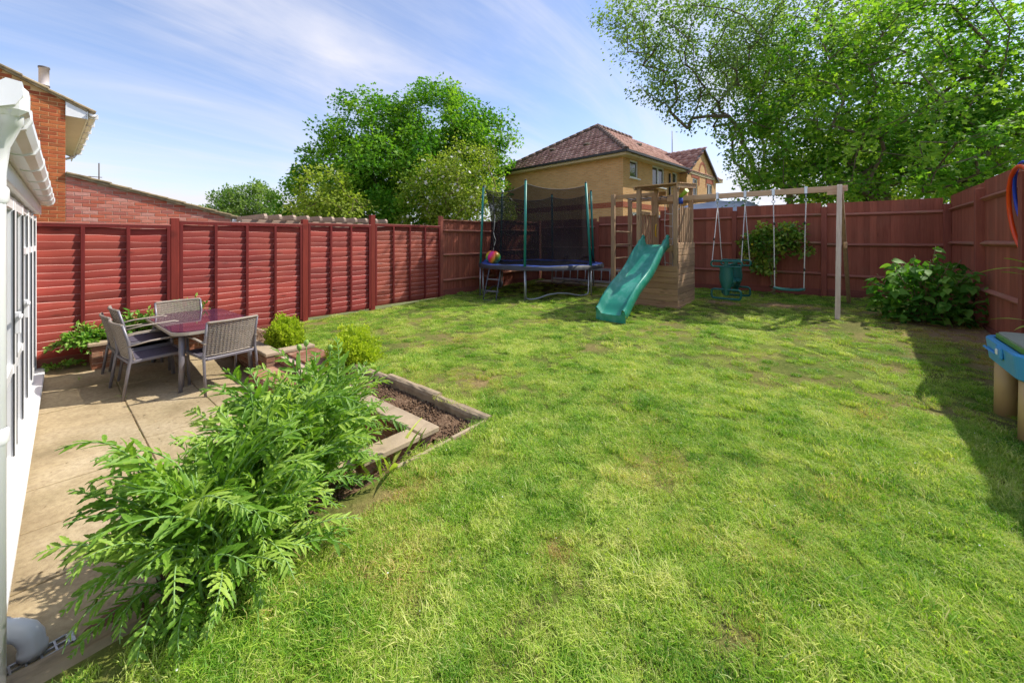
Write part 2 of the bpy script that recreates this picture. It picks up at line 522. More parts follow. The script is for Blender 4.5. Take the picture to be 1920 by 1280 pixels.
a = t.noise(v_, 45, 8, .75)
b = t.noise(v_, 6, 4)
colr = t.ramp(a, [(.3, srgb(80, 62, 48)), (.5, srgb(122, 98, 76)), (.72, srgb(172, 146, 120))])
colr = t.mixc(t.ramp(b, [(.4, .0), (.7, .5)]), colr, srgb(104, 74, 56))
M['soil'] = t.out(t.bsdf(colr, .95, a, 1.0, .02, spec=.15))
M['clod'] = brickmat('soil_clod', [srgb(84, 58, 44), srgb(120, 88, 66), srgb(150, 116, 88), srgb(100, 70, 52)])
t = NT('lawn_ground')
v_ = t.coord(world=True)
a = t.noise(v_, 24, 8, .7)
b = t.noise(v_, 1.1, 4)
colr = t.ramp(a, [(.3, srgb(58, 72, 28)), (.55, srgb(92, 102, 46)), (.75, srgb(140, 130, 82))])
colr = t.mixc(t.ramp(b, [(.4, .0), (.72, .45)]), colr, srgb(128, 140, 58))
dr = t.n('ShaderNodeAttribute', attribute_name='dry').outputs['Fac']
bare = t.ramp(t.noise(v_, 30, 6, .7), [(.3, srgb(128, 96, 66)), (.7, srgb(180, 148, 112))])
colr = t.mixc(t.math('MULTIPLY', dr, 1.0, clamp=True), colr, bare)
M['lawn'] = t.out(t.bsdf(colr, .95, a, .8, .02, spec=.1))
M['ground'] = basic('rough_ground', srgb(104, 108, 66), .95, .3, 3, .5, 20, world=True)
# grass blade: tint per blade, dryness per tuft
t = NT('grass_blade')
ti = t.n('ShaderNodeAttribute', attribute_name='tint').outputs['Fac']
di = t.n('ShaderNodeAttribute', attribute_name='dry', attribute_type='INSTANCER').outputs['Fac']
v_ = t.coord(world=True)
p1 = t.noise(v_, 1.5, 5, .65)
p2 = t.noise(v_, 7.0, 3, .6)
gv_ = t.n('ShaderNodeAttribute', attribute_name='gv', attribute_type='INSTANCER').outputs['Fac']
f = t.math('ADD', t.math('ADD', t.math('MULTIPLY', ti, .40), t.math('MULTIPLY', gv_, .42)), t.math('ADD', t.math('MULTIPLY_ADD', p1, 1.0, -.40), t.math('MULTIPLY', p2, .30)))
grn = t.ramp(f, [(.20, srgb(66, 118, 28)), (.46, srgb(124, 172, 48)), (.72, srgb(178, 202, 76)), (1.0, srgb(224, 222, 142))])
str_ = t.ramp(ti, [(.1, srgb(160, 152, 76)), (.6, srgb(204, 184, 118)), (.95, srgb(206, 170, 112))])
grn = t.mixc(t.ramp(ti, [(.88, .0), (.93, .75)]), grn, srgb(206, 210, 140))
dd = t.math('ADD', di, t.math('MULTIPLY', t.math('SUBTRACT', ti, .5), .7))
colr = t.mixc(t.ramp(dd, [(.35, .0), (.75, 1.0)]), grn, str_)
d = t.bsdf(colr, .5, spec=.3)
tr = t.n('ShaderNodeBsdfTranslucent', {'Color': t.mixc(1.0, colr, (1.2, 1.25, .6, 1), 'MULTIPLY')}).outputs[0]
M['grass'] = t.out(t.n('ShaderNodeMixShader', {0: .4, 1: d, 2: tr}).outputs[0])
M['glint'] = basic('glint_fleck', (.6, .6, .5, 1), .6, .1)  # pale colour imitating glints and bits of blossom on the lawn
M['maple'] = leafmat('maple_leaf', srgb(46, 92, 24), srgb(84, 138, 36), srgb(146, 184, 60), .45)
M['maple_r'] = leafmat('broad_tree_leaf', srgb(56, 104, 30), srgb(98, 146, 46), srgb(160, 190, 72), .54, patch=.35)
M['aspen'] = leafmat('aspen_leaf', srgb(72, 106, 54), srgb(108, 140, 76), srgb(156, 180, 112), .45)
M['limeleaf'] = leafmat('yellow_green_leaf', srgb(96, 122, 40), srgb(140, 160, 58), srgb(182, 192, 92), .42)
M['willow'] = leafmat('small_tree_leaf', srgb(72, 110, 46), srgb(112, 144, 70), srgb(158, 180, 108), .4)
M['hedge'] = leafmat('shrub_leaf', srgb(48, 92, 30), srgb(84, 130, 42), srgb(138, 170, 66), .36)
M['camel'] = leafmat('camellia_leaf', srgb(60, 104, 34), srgb(102, 142, 48), srgb(176, 182, 72), .3, .35, .4, 2.0)
M['box'] = leafmat('box_leaf', srgb(92, 128, 28), srgb(146, 172, 40), srgb(192, 206, 66), .4, patch=7)
M['poppy'] = leafmat('poppy_leaf', srgb(66, 108, 28), srgb(110, 152, 44), srgb(172, 198, 88), .38, .5, .35, 4.0)
M['poppystem'] = leafmat('poppy_stem', srgb(120, 160, 84), srgb(140, 178, 100), srgb(160, 190, 124), .2, .6)
M['bud'] = basic('poppy_bud', srgb(140, 176, 76), .7, .2, 20, .9, 160, bdist=.004)
M['hydr'] = leafmat('hydrangea_leaf', srgb(52, 100, 34), srgb(88, 138, 46), srgb(140, 180, 78), .36, .6, .2, 2.0)
M['trail'] = leafmat('planter_plant_leaf', srgb(66, 118, 34), srgb(110, 162, 48), srgb(170, 202, 96), .36, .45, .35, 3.0)
M['strap'] = leafmat('strap_leaf', srgb(92, 136, 44), srgb(136, 172, 64), srgb(188, 200, 96), .35)
M['blossom'] = basic('white_blossom', (.74, .72, .66, 1), .7, .1)
M['yflower'] = basic('yellow_bloom', srgb(206, 186, 40), .6, .1)
M['bark'] = basic('tree_bark', srgb(112, 98, 80), .9, .3, 12, .9, 26, world=True, bdist=.03)
M['bark_dk'] = basic('dark_bark', srgb(86, 72, 56), .9, .3, 12, .9, 26, world=True, bdist=.03)
M['twig'] = basic('green_twig', srgb(120, 108, 72), .8, .2, 12, 0)
M['tarp'] = basic('grey_tarpaulin', srgb(186, 188, 202), .55, .08, 2, .3, 6, bdist=.05)
t = NT('pane_glass')
fr = t.n('ShaderNodeFresnel', {'IOR': 1.5}).outputs[0]
gl = t.n('ShaderNodeBsdfGlossy', {'Color': (1, 1, 1, 1), 'Roughness': .01}).outputs[0]
tp = t.n('ShaderNodeBsdfTransparent', {'Color': (.72, .8, .8, 1)}).outputs[0]
M['glass'] = t.out(t.n('ShaderNodeMixShader', {0: fr, 1: tp, 2: gl}).outputs[0])
M['farglass'] = basic('far_window_glass', (.03, .045, .045, 1), .05, .3, 1.5, 0, spec=.9)
t = NT('safety_net')
di_ = t.n('ShaderNodeBsdfDiffuse', {'Color': (.022, .02, .022, 1)}).outputs[0]
tp = t.n('ShaderNodeBsdfTransparent', {'Color': (1, 1, 1, 1)}).outputs[0]
M['net'] = t.out(t.n('ShaderNodeMixShader', {0: .66, 1: tp, 2: di_}).outputs[0])
M['nethem'] = basic('net_hem', srgb(96, 92, 92), .8, .1)
# far house walls: stock brick too far to tell apart
def fbrick(name, c1_, c2_, mo):
    t = NT(name)
    tcx = t.n('ShaderNodeTexCoord').outputs['Object']
    nrm = t.n('ShaderNodeTexCoord').outputs['Normal']
    sp_ = t.n('ShaderNodeSeparateXYZ', {0: tcx}).outputs
    cx = t.n('ShaderNodeCombineXYZ', {0: t.math('ADD', sp_[0], sp_[1]), 1: sp_[2], 2: 0.0}).outputs[0]
    bk = t.n('ShaderNodeTexBrick', {'Vector': cx, 'Color1': c1_, 'Color2': c2_, 'Mortar': mo, 'Scale': 1.0, 'Mortar Size': .012, 'Brick Width': .225, 'Row Height': .075, 'Bias': 0.0})
    colr = t.mixc(t.ramp(t.noise(tcx, 1.4, 5), [(.4, .0), (.8, .3)]), bk.outputs[0], lum(c1_, .75))
    return t.out(t.bsdf(colr, .9, bk.outputs[1], -.3, .01, spec=.2))
M['ybrick'] = fbrick('yellow_stock_brick', srgb(228, 176, 118), srgb(206, 152, 98), srgb(210, 180, 138))
M['rband'] = fbrick('red_brick_band', srgb(176, 92, 66), srgb(160, 80, 58), srgb(170, 120, 96))
t = NT('brown_roof_tile')
ti = t.n('ShaderNodeAttribute', attribute_name='tint').outputs['Fac']
colr = t.ramp(ti, [(.0, srgb(146, 106, 94)), (.5, srgb(178, 134, 120)), (1.0, srgb(204, 164, 148))])
M['rooftile'] = t.out(t.bsdf(t.mixc(t.ramp(t.noise(t.coord(world=True), 3, 5), [(.5, .0), (.75, .4)]), colr, srgb(112, 96, 84)), .85, spec=.25))
M['ridge'] = basic('ridge_tile', srgb(120, 98, 86), .9, .3, 5, .4, 20, world=True)
M['gutterdk'] = basic('black_gutter', (.03, .028, .026, 1), .5)
M['cream'] = basic('cream_soffit', srgb(206, 184, 144), .7, .06)
# ball: rainbow stripes by object height
t = NT('rainbow_ball')
v_ = t.n('ShaderNodeTexCoord').outputs['Object']
z_ = t.n('ShaderNodeSeparateXYZ', {0: v_}).outputs[2]
f = t.math('MULTIPLY_ADD', t.math('ADD', z_, t.math('MULTIPLY', t.noise(v_, 9, 2), .03)), 2.7, .46)
M['ball'] = t.out(t.bsdf(t.ramp(f, [(.0, srgb(40, 150, 190)), (.16, srgb(40, 190, 110)), (.34, srgb(196, 200, 40)), (.5, srgb(240, 150, 30)), (.68, srgb(232, 60, 60)), (.85, srgb(220, 30, 150)), (1.0, srgb(240, 120, 60))]), .35))
print('materials done')

# ------------------------------------------------------------------ ground, lawn, patio
XL, YB, XR = -8.03, 11.0, 1.55       # left fence, back fence, right fence
m = MB()
m.add([(-400, -400, -.5), (400, -400, -.5), (400, 400, -.5), (-400, 400, -.5)], [(0, 1, 2, 3)])
tag(m.build('ground', M['ground']), 'rough open ground around and beyond the garden fences', 'ground', kind='structure')
SPOTS = [(-1.07, 1.64, .10, .09, .95), (-.8, 9.25, .55, .22, 1.1), (-2.0, 9.2, .42, .18, 1.0), (.32, 5.9, .3, .2, .55), (.1, 4.35, .22, .15, .55),
         (-4.4, 4.2, .5, .25, .5), (-3.8, 2.75, .7, .2, .5), (1.15, 8.1, .7, 1.1, .9), (1.35, 6.3, .25, 1.2, .8), (-6.0, 9.2, 1.2, .9, .55),
         (-3.0, 3.0, .5, .25, .45), (.75, 4.9, .3, .2, .6), (-5.5, 3.6, .7, .3, .4), (-.9, 2.6, .25, .2, .35), (-2.0, 6.1, .6, .25, .35),
         (-.45, 2.1, .25, .12, .5), (-6.2, 10.4, 1.4, .5, 1.0), (-1.75, 1.1, .25, .2, .5), (-1.9, .8, .2, .25, .5), (-.25, 1.75, .18, .12, .45), (-2.1, 1.35, .14, .35, .6), (.2, 3.1, .3, .2, .35), (-7.6, 3.1, .25, .7, .5)]
def dryness(u, v):
    d = np.zeros_like(u)
    for (a, b, ru, rv, s) in SPOTS:
        q = ((u-a)/ru)**2 + ((v-b)/rv)**2
        d = np.maximum(d, (s if s > .85 else s*.72)*np.exp(-q*.9))
    n = (np.sin(2.1*u+1.1*v+.5)*np.sin(1.7*v-1.3*u+2.0) + .6*np.sin(5.3*u-2.2*v)*np.sin(4.1*v+1.9*u))
    n2 = np.sin(.9*u-1.9*v+.3)*np.sin(3.1*u+.8*v)+.7*np.sin(6.7*u+3.9*v)*np.sin(5.9*v-4.3*u)
    return np.clip(d + .22*np.clip(n-.2, 0, 1) + .26*np.clip(n2-.25, 0, 1), 0, 1)
def in_lawn(u, v, pad=0.0):
    a = (v > 2.47+pad) & (u > XL+.03+pad) & (u < XR-.02-pad) & (v < YB-.03-pad)
    b = (v <= 2.47+pad) & (u > -2.30+pad) & (u < XR-.02-pad)
    b &= ~((u < -2.17) & (v < .3))
    b &= ~((u < -2.10+pad) & (v > .26) & (v < 1.45))        # bare strip at the foot of the poppies
    return a | b
def lzn(u, v):
    return .01683*u + .03199*v + .018*np.sin(1.3*u+.7)*np.sin(.9*v) + .01*np.sin(2.9*u+1.7*v)
st = .1
us = np.arange(XL+.02, XR, st); vs_ = np.arange(-3.03, YB, st)
idx = {}; V = []; F = []; dr_ = []
def gv(i, j):
    if (i, j) not in idx:
        idx[i, j] = len(V)
        u, v = us[0]+i*st, vs_[0]+j*st
        V.append((u, v, lz(u, v)))
        dr_.append(float(dryness(np.array([u]), np.array([v]))[0]))
    return idx[i, j]
for i in range(len(us)):
    for j in range(len(vs_)):
        u, v = us[0]+(i+.5)*st, vs_[0]+(j+.5)*st
        if (v > 2.45 or u > (-2.30 if v > .3 else -2.18)) and u < XR:
            F.append((gv(i, j), gv(i+1, j), gv(i+1, j+1), gv(i, j+1)))
lawn = piece('lawn', np_mesh('lawn', V, F, M['lawn'], {'dry': dr_}, True))
tag(lawn, 'mown back garden lawn with dry and worn patches', 'lawn', kind='structure')

# patio: joint bed with single slabs on it
V, F = [], []
pu = [-8.02, -7.4, -6.8, -6.2, -4.5, -2.35]
for u in pu:
    V += [(u, -.35, pz(u)-.004), (u, 2.44, pz(u)-.004)]
for i in range(len(pu)-1):
    F.append((2*i, 2*i+2, 2*i+3, 2*i+1))
patio = piece('patio', np_mesh('patio', V, F, M['joint']))
tag(patio, 'paved patio of large sandy slabs beside the house', 'patio', kind='structure')
def slabmesh(sx, sy, k):
    mb = MB()
    r = random.Random(k)
    mb.box((0, 0, -.02), (sx-.006-r.random()*.007, sy-.006-r.random()*.007, .045), None, .005)
    return mb.mesh('slab', M['slab'])
for v0, sv, ust in ((-.26, .86, -2.92), (.60, .62, -2.70), (1.22, .62, -2.92)):
    sm = [slabmesh(.62, sv, k) for k in range(4)]
    u = ust
    while u-.31 > -8.1:
        sl_ = (pz(u+.31)-pz(u-.31))/.62
        piece('slab', random.choice(sm), patio, (u, v0+sv/2, pz(u)+.004+random.uniform(-.003, .003)), (random.uniform(-.003, .003), -math.atan(sl_)+random.uniform(-.004, .004), random.uniform(-.004, .004)))
        u -= .622
# ------------------------------------------------------------------ planters, steps, kerbs
def chmesh(name, d, ch, mt):
    mb = MB(); mb.box((0, 0, 0), d, None, ch)
    return mb.mesh(name, mt)
BR = chmesh('brick', (.215, .1025, .065), .004, M['brick_c'])
BRH = chmesh('brick', (.1025, .1025, .065), .004, M['brick_c'])
def brick_run(parent, a, b, z0, n, core=True, mo='mortar_p', seed=1):
    """single-skin brick wall between two points, courses from z0 upward, bricks as pieces over a mortar core"""
    r = random.Random(seed)
    a, b = Vector((a[0], a[1], 0)), Vector((b[0], b[1], 0))
    d = b-a; L = d.length; d.normalize(); an = math.atan2(d.y, d.x)
    for c in range(n):
        x = .0 if c % 2 == 0 else -.1125
        while x < L-.01:
            x0, x1 = max(0, x), min(L, x+.215)
            if x1-x0 > .04:
                p = a+d*((x0+x1)/2)
                full = x1-x0 > .2
                o = piece('brick', BR if full else BRH, parent, (p.x, p.y, z0+.0375+c*.075), (0, r.uniform(-.01, .01), an+r.uniform(-.008, .008)))
                if not full:
                    o.scale = ((x1-x0)/.1025, 1, 1)
            x += .225
    mb = MB()
    mid = (a+b)/2
    mb.box((mid.x, mid.y, z0+n*.0375), (L-.012, .088, n*.075), (0, 0, an))
    mb.build('mortar', M[mo], parent)
def coping_run(parent, a, b, z, wdt, n, seed=1, th=.045):
    r = random.Random(seed)
    a, b = Vector((a[0], a[1], 0)), Vector((b[0], b[1], 0))
    d = (b-a); L = d.length; d.normalize(); an = math.atan2(d.y, d.x)
    me = chmesh('coping_slab', (L/n-.006, wdt, th), .008, M['coping'])
    for i in range(n):
        p = a+d*(L/n*(i+.5))
        piece('coping_slab', me, parent, (p.x, p.y, z-th/2+r.uniform(-.003, .003)), (r.uniform(-.012, .012), r.uniform(-.008, .008), an+r.uniform(-.008, .008)))
# far bed wall: along the patio edge and back beside the steps
wl = thing('planter_wall', 'low brick planter wall with stone coping beside the garden table', 'wall', group='low brick garden walls')
brick_run(wl, (-7.55, 1.90), (-5.66, 1.90), -.25, 4, seed=3)
brick_run(wl, (-5.715, 1.955), (-5.715, 2.42), -.25, 4, seed=4)
coping_run(wl, (-7.55, 1.93), (-5.64, 1.93), .10, .19, 4, 3)
coping_run(wl, (-5.74, 2.03), (-5.74, 2.46), .102, .17, 1, 4)
wl2 = thing('planter_wall', 'low brick wall with sandy coping turning a corner behind the poppies', 'wall', group='low brick garden walls')
brick_run(wl2, (-4.66, 1.92), (-2.47, 1.92), -.25, 4, seed=5)
brick_run(wl2, (-2.52, 1.86), (-2.52, 1.38), -.25, 4, seed=6)
coping_run(wl2, (-4.70, 1.92), (-2.42, 1.92), .10, .17, 4, 7)
coping_run(wl2, (-2.51, 1.83), (-2.51, 1.36), .098, .17, 1, 8)
fp = thing('raised_planter', 'raised brick planter with flat coping along the red fence', 'planter')
brick_run(fp, (-7.60, .42), (-7.60, 1.90), -.22, 5, seed=9)
brick_run(fp, (-7.95, .47), (-7.66, .47), -.20, 5, seed=10)
coping_run(fp, (-7.60, .38), (-7.60, 1.84), .20, .16, 3, 11)
coping_run(fp, (-8.0, .46), (-7.69, .46), .197, .15, 1, 12)
stp = thing('garden_steps', 'two brick steps from patio up to lawn between the planters', 'steps')
brick_run(stp, (-5.64, 1.70), (-4.70, 1.70), -.25, 2, seed=13)
brick_run(stp, (-5.64, 2.05), (-4.70, 2.05), -.12, 2, seed=14)
for k in range(4):
    for (y, z) in ((1.86, -.088), (2.27, .045)):
        mb = MB(); mb.box((0, 0, 0), (.225, .40 if y < 2 else .38, .03), None, .004)
        mb.build('tread_tile', M['brick_c'], stp, (-5.53+k*.24, y, z))
# soil in the beds
def soil_patch(name, label, u0, u1, v0, v1, z, n, seed):
    r = np.random.default_rng(seed)
    nu, nv = max(2, int((u1-u0)/.06)), max(2, int((v1-v0)/.06))
    V, F = [], []
    for i in range(nu+1):
        for j in range(nv+1):
            u, v = u0+(u1-u0)*i/nu, v0+(v1-v0)*j/nv
            V.append((u, v, z+.012*math.sin(9*u+3*v)+.02*(r.random()-.5)))
    for i in range(nu):
        for j in range(nv):
            a = i*(nv+1)+j
            F.append((a, a+nv+1, a+nv+2, a+1))
    s = piece(name, np_mesh(name, V, F, M['soil'], None, True))
    tag(s, label, 'soil', kind='structure')
    # crumbs of earth, too many to count
    nC = n
    c = np.stack([r.uniform(u0, u1, nC), r.uniform(v0, v1, nC), np.full(nC, z+.008)], 1)
    sz = r.uniform(.004, .016, nC)[:, None, None]
    T = np.array([(1, 0, 0), (-1, 0, 0), (0, 1, 0), (0, -1, 0), (0, 0, 1), (0, 0, -.6)], float)
    P = c[:, None, :] + (T[None]*(1+.6*r.uniform(-1, 1, (nC, 6, 3))))*sz
    FF = np.array([(0, 2, 4), (2, 1, 4), (1, 3, 4), (3, 0, 4), (2, 0, 5), (1, 2, 5), (3, 1, 5), (0, 3, 5)])
    FA = (FF[None]+(np.arange(nC)*6)[:, None, None]).reshape(-1, 3)
    o = piece('soil_crumbs', np_mesh('soil_crumbs', P.reshape(-1, 3), FA, M['soil']), s)
    tag(o, kind='stuff')
soil_patch('bed_soil', 'dark crumbly soil in the bed behind the corner coping', -4.66, -2.33, 2.0, 2.47, -.03, 2600, 1)
soil_patch('bed_soil', 'soil in the far planter around the clipped bush', -7.5, -5.8, 2.0, 2.46, .03, 700, 2)
soil_patch('bed_soil', 'narrow soil strip between coping return and lawn edging', -2.43, -2.33, 1.0, 2.0, -.03, 300, 3)
soil_patch('bed_soil', 'soil at the foot of the poppies by the lawn', -2.78, -2.05, .36, 1.45, -.10, 1300, 4)
soil_patch('bed_soil', 'earth filling the raised planter by the fence', -8.0, -7.66, .5, 1.9, .14, 200, 5)
# kerb stones between the beds and the lawn
kerb = thing('lawn_edging', 'weathered concrete edging stones along the back of the beds', 'edging', group='lawn edging')
us_ = [(-8.0, -7.1), (-7.1, -6.2), (-5.5, -4.6), (-4.6, -3.85), (-3.85, -2.99), (-2.97, -2.30)]
for i, (a, b) in enumerate(us_):
    mb = MB()
    L = b-a-.008
    prof = [(-.05, -.16), (.05, -.16), (.05, .0), (.036, .026), (.012, .04), (-.02, .038), (-.042, .02), (-.05, -.005)]
    nseg = 8
    vs, fs = [], []
    r = random.Random(i)
    for k in range(nseg+1):
        x = -L/2+L*k/nseg
        for (y, z) in prof:
            vs.append((x, y+r.uniform(-.004, .004), z+r.uniform(-.004, .004)))
    n = len(prof)
    for k in range(nseg):
        for j in range(n):
            fs.append((k*n+j, (k+1)*n+j, (k+1)*n+(j+1) % n, k*n+(j+1) % n))
    fs += [tuple(range(n)), tuple(range((nseg+1)*n-1, nseg*n-1, -1))]
    mb.add(vs, fs)
    off = .0 if i < 5 else -.012
    mb.build('edging_stone', M['kerb'], kerb, ((a+b)/2, 2.46+off+(.015 if i == 4 else 0), lz((a+b)/2, 2.46)+.005+(.0 if i < 5 else -.01)), (0, .012*(i % 3-1), .006*(i % 2)))
k2 = thing('lawn_edging', 'thin pale edging strip down the lawn side of the bed', 'edging', group='lawn edging')
for i in range(2):
    v0 = 1.54+i*.49
    mb = MB(); mb.box((0, 0, 0), (.028, .482, .14), None, .004)
    mb.build('edging_board', M['coping'], k2, (-2.315, v0+.245, lz(-2.3, v0)-.045), (0, .02*(i-1), .004*(i-1)))

# ------------------------------------------------------------------ fences
def fpost(u, v, z0, z1, label, mt, s=.1, group='fence posts'):
    mb = MB(); mb.box((0, 0, (z1-z0)/2), (s, s, z1-z0), None, .006)
    o = mb.build('fence_post', mt, None, (u, v, z0), (0, 0, random.uniform(-.02, .02)))
    return tag(o, label, 'fence post', group)
def slat_mesh(L, k, mt='lap_red'):
    r = random.Random(100+k)
    mb = MB()
    n = 12; h = .13; th = .009
    ph = [r.uniform(0, 6) for _ in range(4)]
    vs, fs = [], []
    for i in range(n+1):
        x = -L/2+L*i/n
        wv = .007*math.sin(3*x+ph[0])+.005*math.sin(8*x+ph[1])+r.uniform(-.003, .003)
        bw = .003*math.sin(2*x+ph[2])+.002*math.sin(9*x+ph[3])
        lo = .002*math.sin(5*x+ph[3])
        # leans out at the top, towards the garden (-y)
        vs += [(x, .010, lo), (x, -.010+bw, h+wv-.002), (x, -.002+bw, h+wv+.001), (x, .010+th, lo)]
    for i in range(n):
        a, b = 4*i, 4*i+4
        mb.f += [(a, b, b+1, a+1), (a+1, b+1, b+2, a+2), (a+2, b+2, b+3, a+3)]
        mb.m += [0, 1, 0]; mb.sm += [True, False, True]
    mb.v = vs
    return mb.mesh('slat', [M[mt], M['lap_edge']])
SL = {}
def lap_panel(v0, v1, zb, zt, nb, label, grav=False, mt='lap_red'):
    L = v1-v0
    t_ = thing('slatted_fence', label, 'fence panel', (XL, (v0+v1)/2, zb), R(90), 'red lap fence panels')
    key = (round(L, 2), mt)
    if key not in SL:
        SL[key] = [slat_mesh(L-.06, k, mt) for k in range(7)]
    H = zt-zb
    n = int((H-.06)/.1)
    ex = (H-.07)/n
    for i in range(n):
        o = piece('slat', random.choice(SL[key]), t_, (0, random.uniform(-.002, .002), .01+i*ex-.015), (random.uniform(-.01, .01), random.uniform(-.003, .003), 0))
        if random.random() < .5:
            o.scale = (-1, 1, 1)
    for i in range(nb+1):
        x = -L/2+.022+(L-.044)*i/nb
        mb = MB(); mb.box((0, 0, 0), (.042, .024, H-.01), None, .003)
        mb.build('batten', M['lap_batten'], t_, (x, -.028, H/2))
        mb = MB(); mb.box((0, 0, 0), (.042, .02, H-.01), None, .003)
        mb.build('batten', M['lap_batten'], t_, (x, .026, H/2))
    mb = MB(); mb.box((0, 0, 0), (L, .022, .042), None, .003)
    mb.build('top_rail', M['lap_batten'], t_, (0, -.0285, H-.022))
    mb = MB(); mb.box((0, 0, 0), (L+.004, .085, .018), None, .003)
    mb.build('capping', M['lap_top'], t_, (0, 0, H+.0095))
    if grav:
        mb = MB(); mb.box((0, 0, 0), (L+.05, .03, .15), None, .003)
        mb.build('gravel_board', M['cb_grav'], t_, (0, -.005, -.076))
    return t_
lap_panel(-.56, 1.285, .0, 1.775, 4, 'red slatted fence panel nearest the conservatory, behind the raised planter', True)
lap_panel(1.395, 3.235, .02, 1.845, 4, 'red slatted fence panel behind the garden table', True)
lap_panel(3.345, 4.675, .04, 1.875, 3, 'narrow red slatted fence panel with three bays')
lap_panel(4.785, 6.635, .08, 1.905, 4, 'orange brown slatted fence panel beside the dark board fence', mt='lap_orange')
fpost(XL-.01, 1.34, -.3, 1.90, 'thick red fence post behind the far wicker chair', M['lap_post'], .105)
fpost(XL-.01, 3.29, -.2, 1.955, 'red fence post between the table panel and the narrow panel', M['lap_post'], .105)
fpost(XL-.01, 4.73, -.2, 2.11, 'tall orange red fence post right of the narrow panel', M['lap_post'], .105)
fpost(XL-.01, 6.69, -.2, 2.18, 'dark red post where slatted panels meet the board fence', M['cb_post'], .1)
def board_mesh(h, k):
    r = random.Random(k)
    mb = MB()
    w_ = .118+r.uniform(-.002, .002)
    t1, t2 = .015, .006
    dz = r.uniform(-.004, .004)
    poly = [(-w_/2, 0), (w_/2, 0), (w_/2, -t2), (-w_/2, -t1)]
    vs = [(x, y, 0) for x, y in poly]+[(x, y, h+dz) for x, y in poly]
    mb.add(vs, [(0, 1, 2, 3), (7, 6, 5, 4), (0, 4, 5, 1), (1, 5, 6, 2), (2, 6, 7, 3), (3, 7, 4, 0)])
    return mb.mesh('board', M['cb'])
def close_bay(p0, p1, zt, zb0, label, cap=False):
    """feather-edge bay: boards behind, rails on the garden side (local -y)"""
    a, b = Vector(p0), Vector(p1)
    L = (b-a).length; an = math.atan2(b.y-a.y, b.x-a.x)
    t_ = thing('board_fence', label, 'fence', (a.x, a.y, zb0), an, 'brown vertical board fence bays')
    H = zt-zb0
    n = round((L)/.1)
    ms = [board_mesh(H-.155, k) for k in range(3)]
    for i in range(n):
        piece('board', random.choice(ms), t_, (L*(i+.5)/n, .012+(i % 2)*.002, .15), (0, random.uniform(-.004, .004), 0))
    for q in (.27, .90, 1.57):
        z = H-q
        mb = MB()
        vs = [(0, -.0055, -.038), (0, -.0055, .038), (0, -.052, .006), (0, -.052, -.006)]
        vs += [(L, y, z_) for (_, y, z_) in vs]
        mb.add(vs, [(0, 1, 2, 3), (7, 6, 5, 4), (0, 4, 5, 1), (1, 5, 6, 2), (2, 6, 7, 3), (3, 7, 4, 0)])
        mb.build('rail', M['cb_rail'], t_, (0, 0, z+random.uniform(-.01, .01)))
    mb = MB(); mb.box((L/2, -.012, .055), (L, .026, .2), None, .003)
    mb.build('gravel_board', M['cb_grav'], t_)
    if cap:
        mb = MB(); mb.box((L/2, -.002, H+.014), (L, .07, .035), None, .003)
        mb.build('capping', M['cb_rail'], t_)
    return t_
PB = M['cb_post']
close_bay((XL, 6.74), (XL, 8.82), 2.07, .10, 'brown board fence bay left of the trampoline', True)
close_bay((XL, 8.92), (XL, 10.95), 2.13, .16, 'brown board fence bay behind the trampoline, ending at the left corner', True)
fpost(XL-.0, 8.87, 0, 2.1, 'brown fence post behind the left trampoline pole', PB, .1)
fpost(XL+.03, YB-.02, 0, 2.22, 'brown corner fence post behind the trampoline net', PB, .1)
bu = [-7.95, -5.78, -3.92, -2.05, -.32, 1.50]
tops = [2.22, 2.27, 2.37, 2.38, 2.36]
labs = ['brown board fence bay behind the trampoline and lying ladder', 'brown board fence bay between trampoline and climbing tower', 'brown board fence bay right behind the climbing tower', 'brown board fence bay behind the flowering bush', 'brown board fence bay right of the swing, ending at the right corner']
for i in range(5):
    close_bay((bu[i]+.05, YB), (bu[i+1]-.05, YB), tops[i], lz((bu[i]+bu[i+1])/2, YB)-.02, labs[i])
pl = ['brown fence post seen through the right of the trampoline net', 'brown fence post beside the climbing ladder', 'brown fence post left of the flowering bush', 'brown fence post between flowering bush and swing post']
for i in range(4):
    fpost(bu[i+1], YB-.035, 0, tops[i]-.10, pl[i], PB)
fpost(1.5, YB-.04, 0, 2.24, 'brown fence post in the right back corner', PB)
close_bay((XR, YB-.04), (XR, 8.75), 2.39, .26, 'brown side fence bay behind the large leafed shrub')
close_bay((XR, 8.65), (XR, 6.85), 2.41, .20, 'brown side fence bay with hoops hanging on it')
close_bay((XR, 6.75), (XR, 4.9), 2.36, .14, 'brown side fence bay beyond the right picture edge')
close_bay((XR, 4.8), (XR, 2.95), 2.30, .08, 'brown side fence bay beside the camera')
fpost(XR-.035, 8.70, 0, 2.30, 'brown fence post rising behind the large leafed shrub', PB, .11)
fpost(XR-.035, 6.80, 0, 2.30, 'brown side fence post past the hoops', PB, .11)
fpost(XR-.035, 4.85, 0, 2.25, 'brown side fence post out of view to the right', PB, .11)
print('fences done')

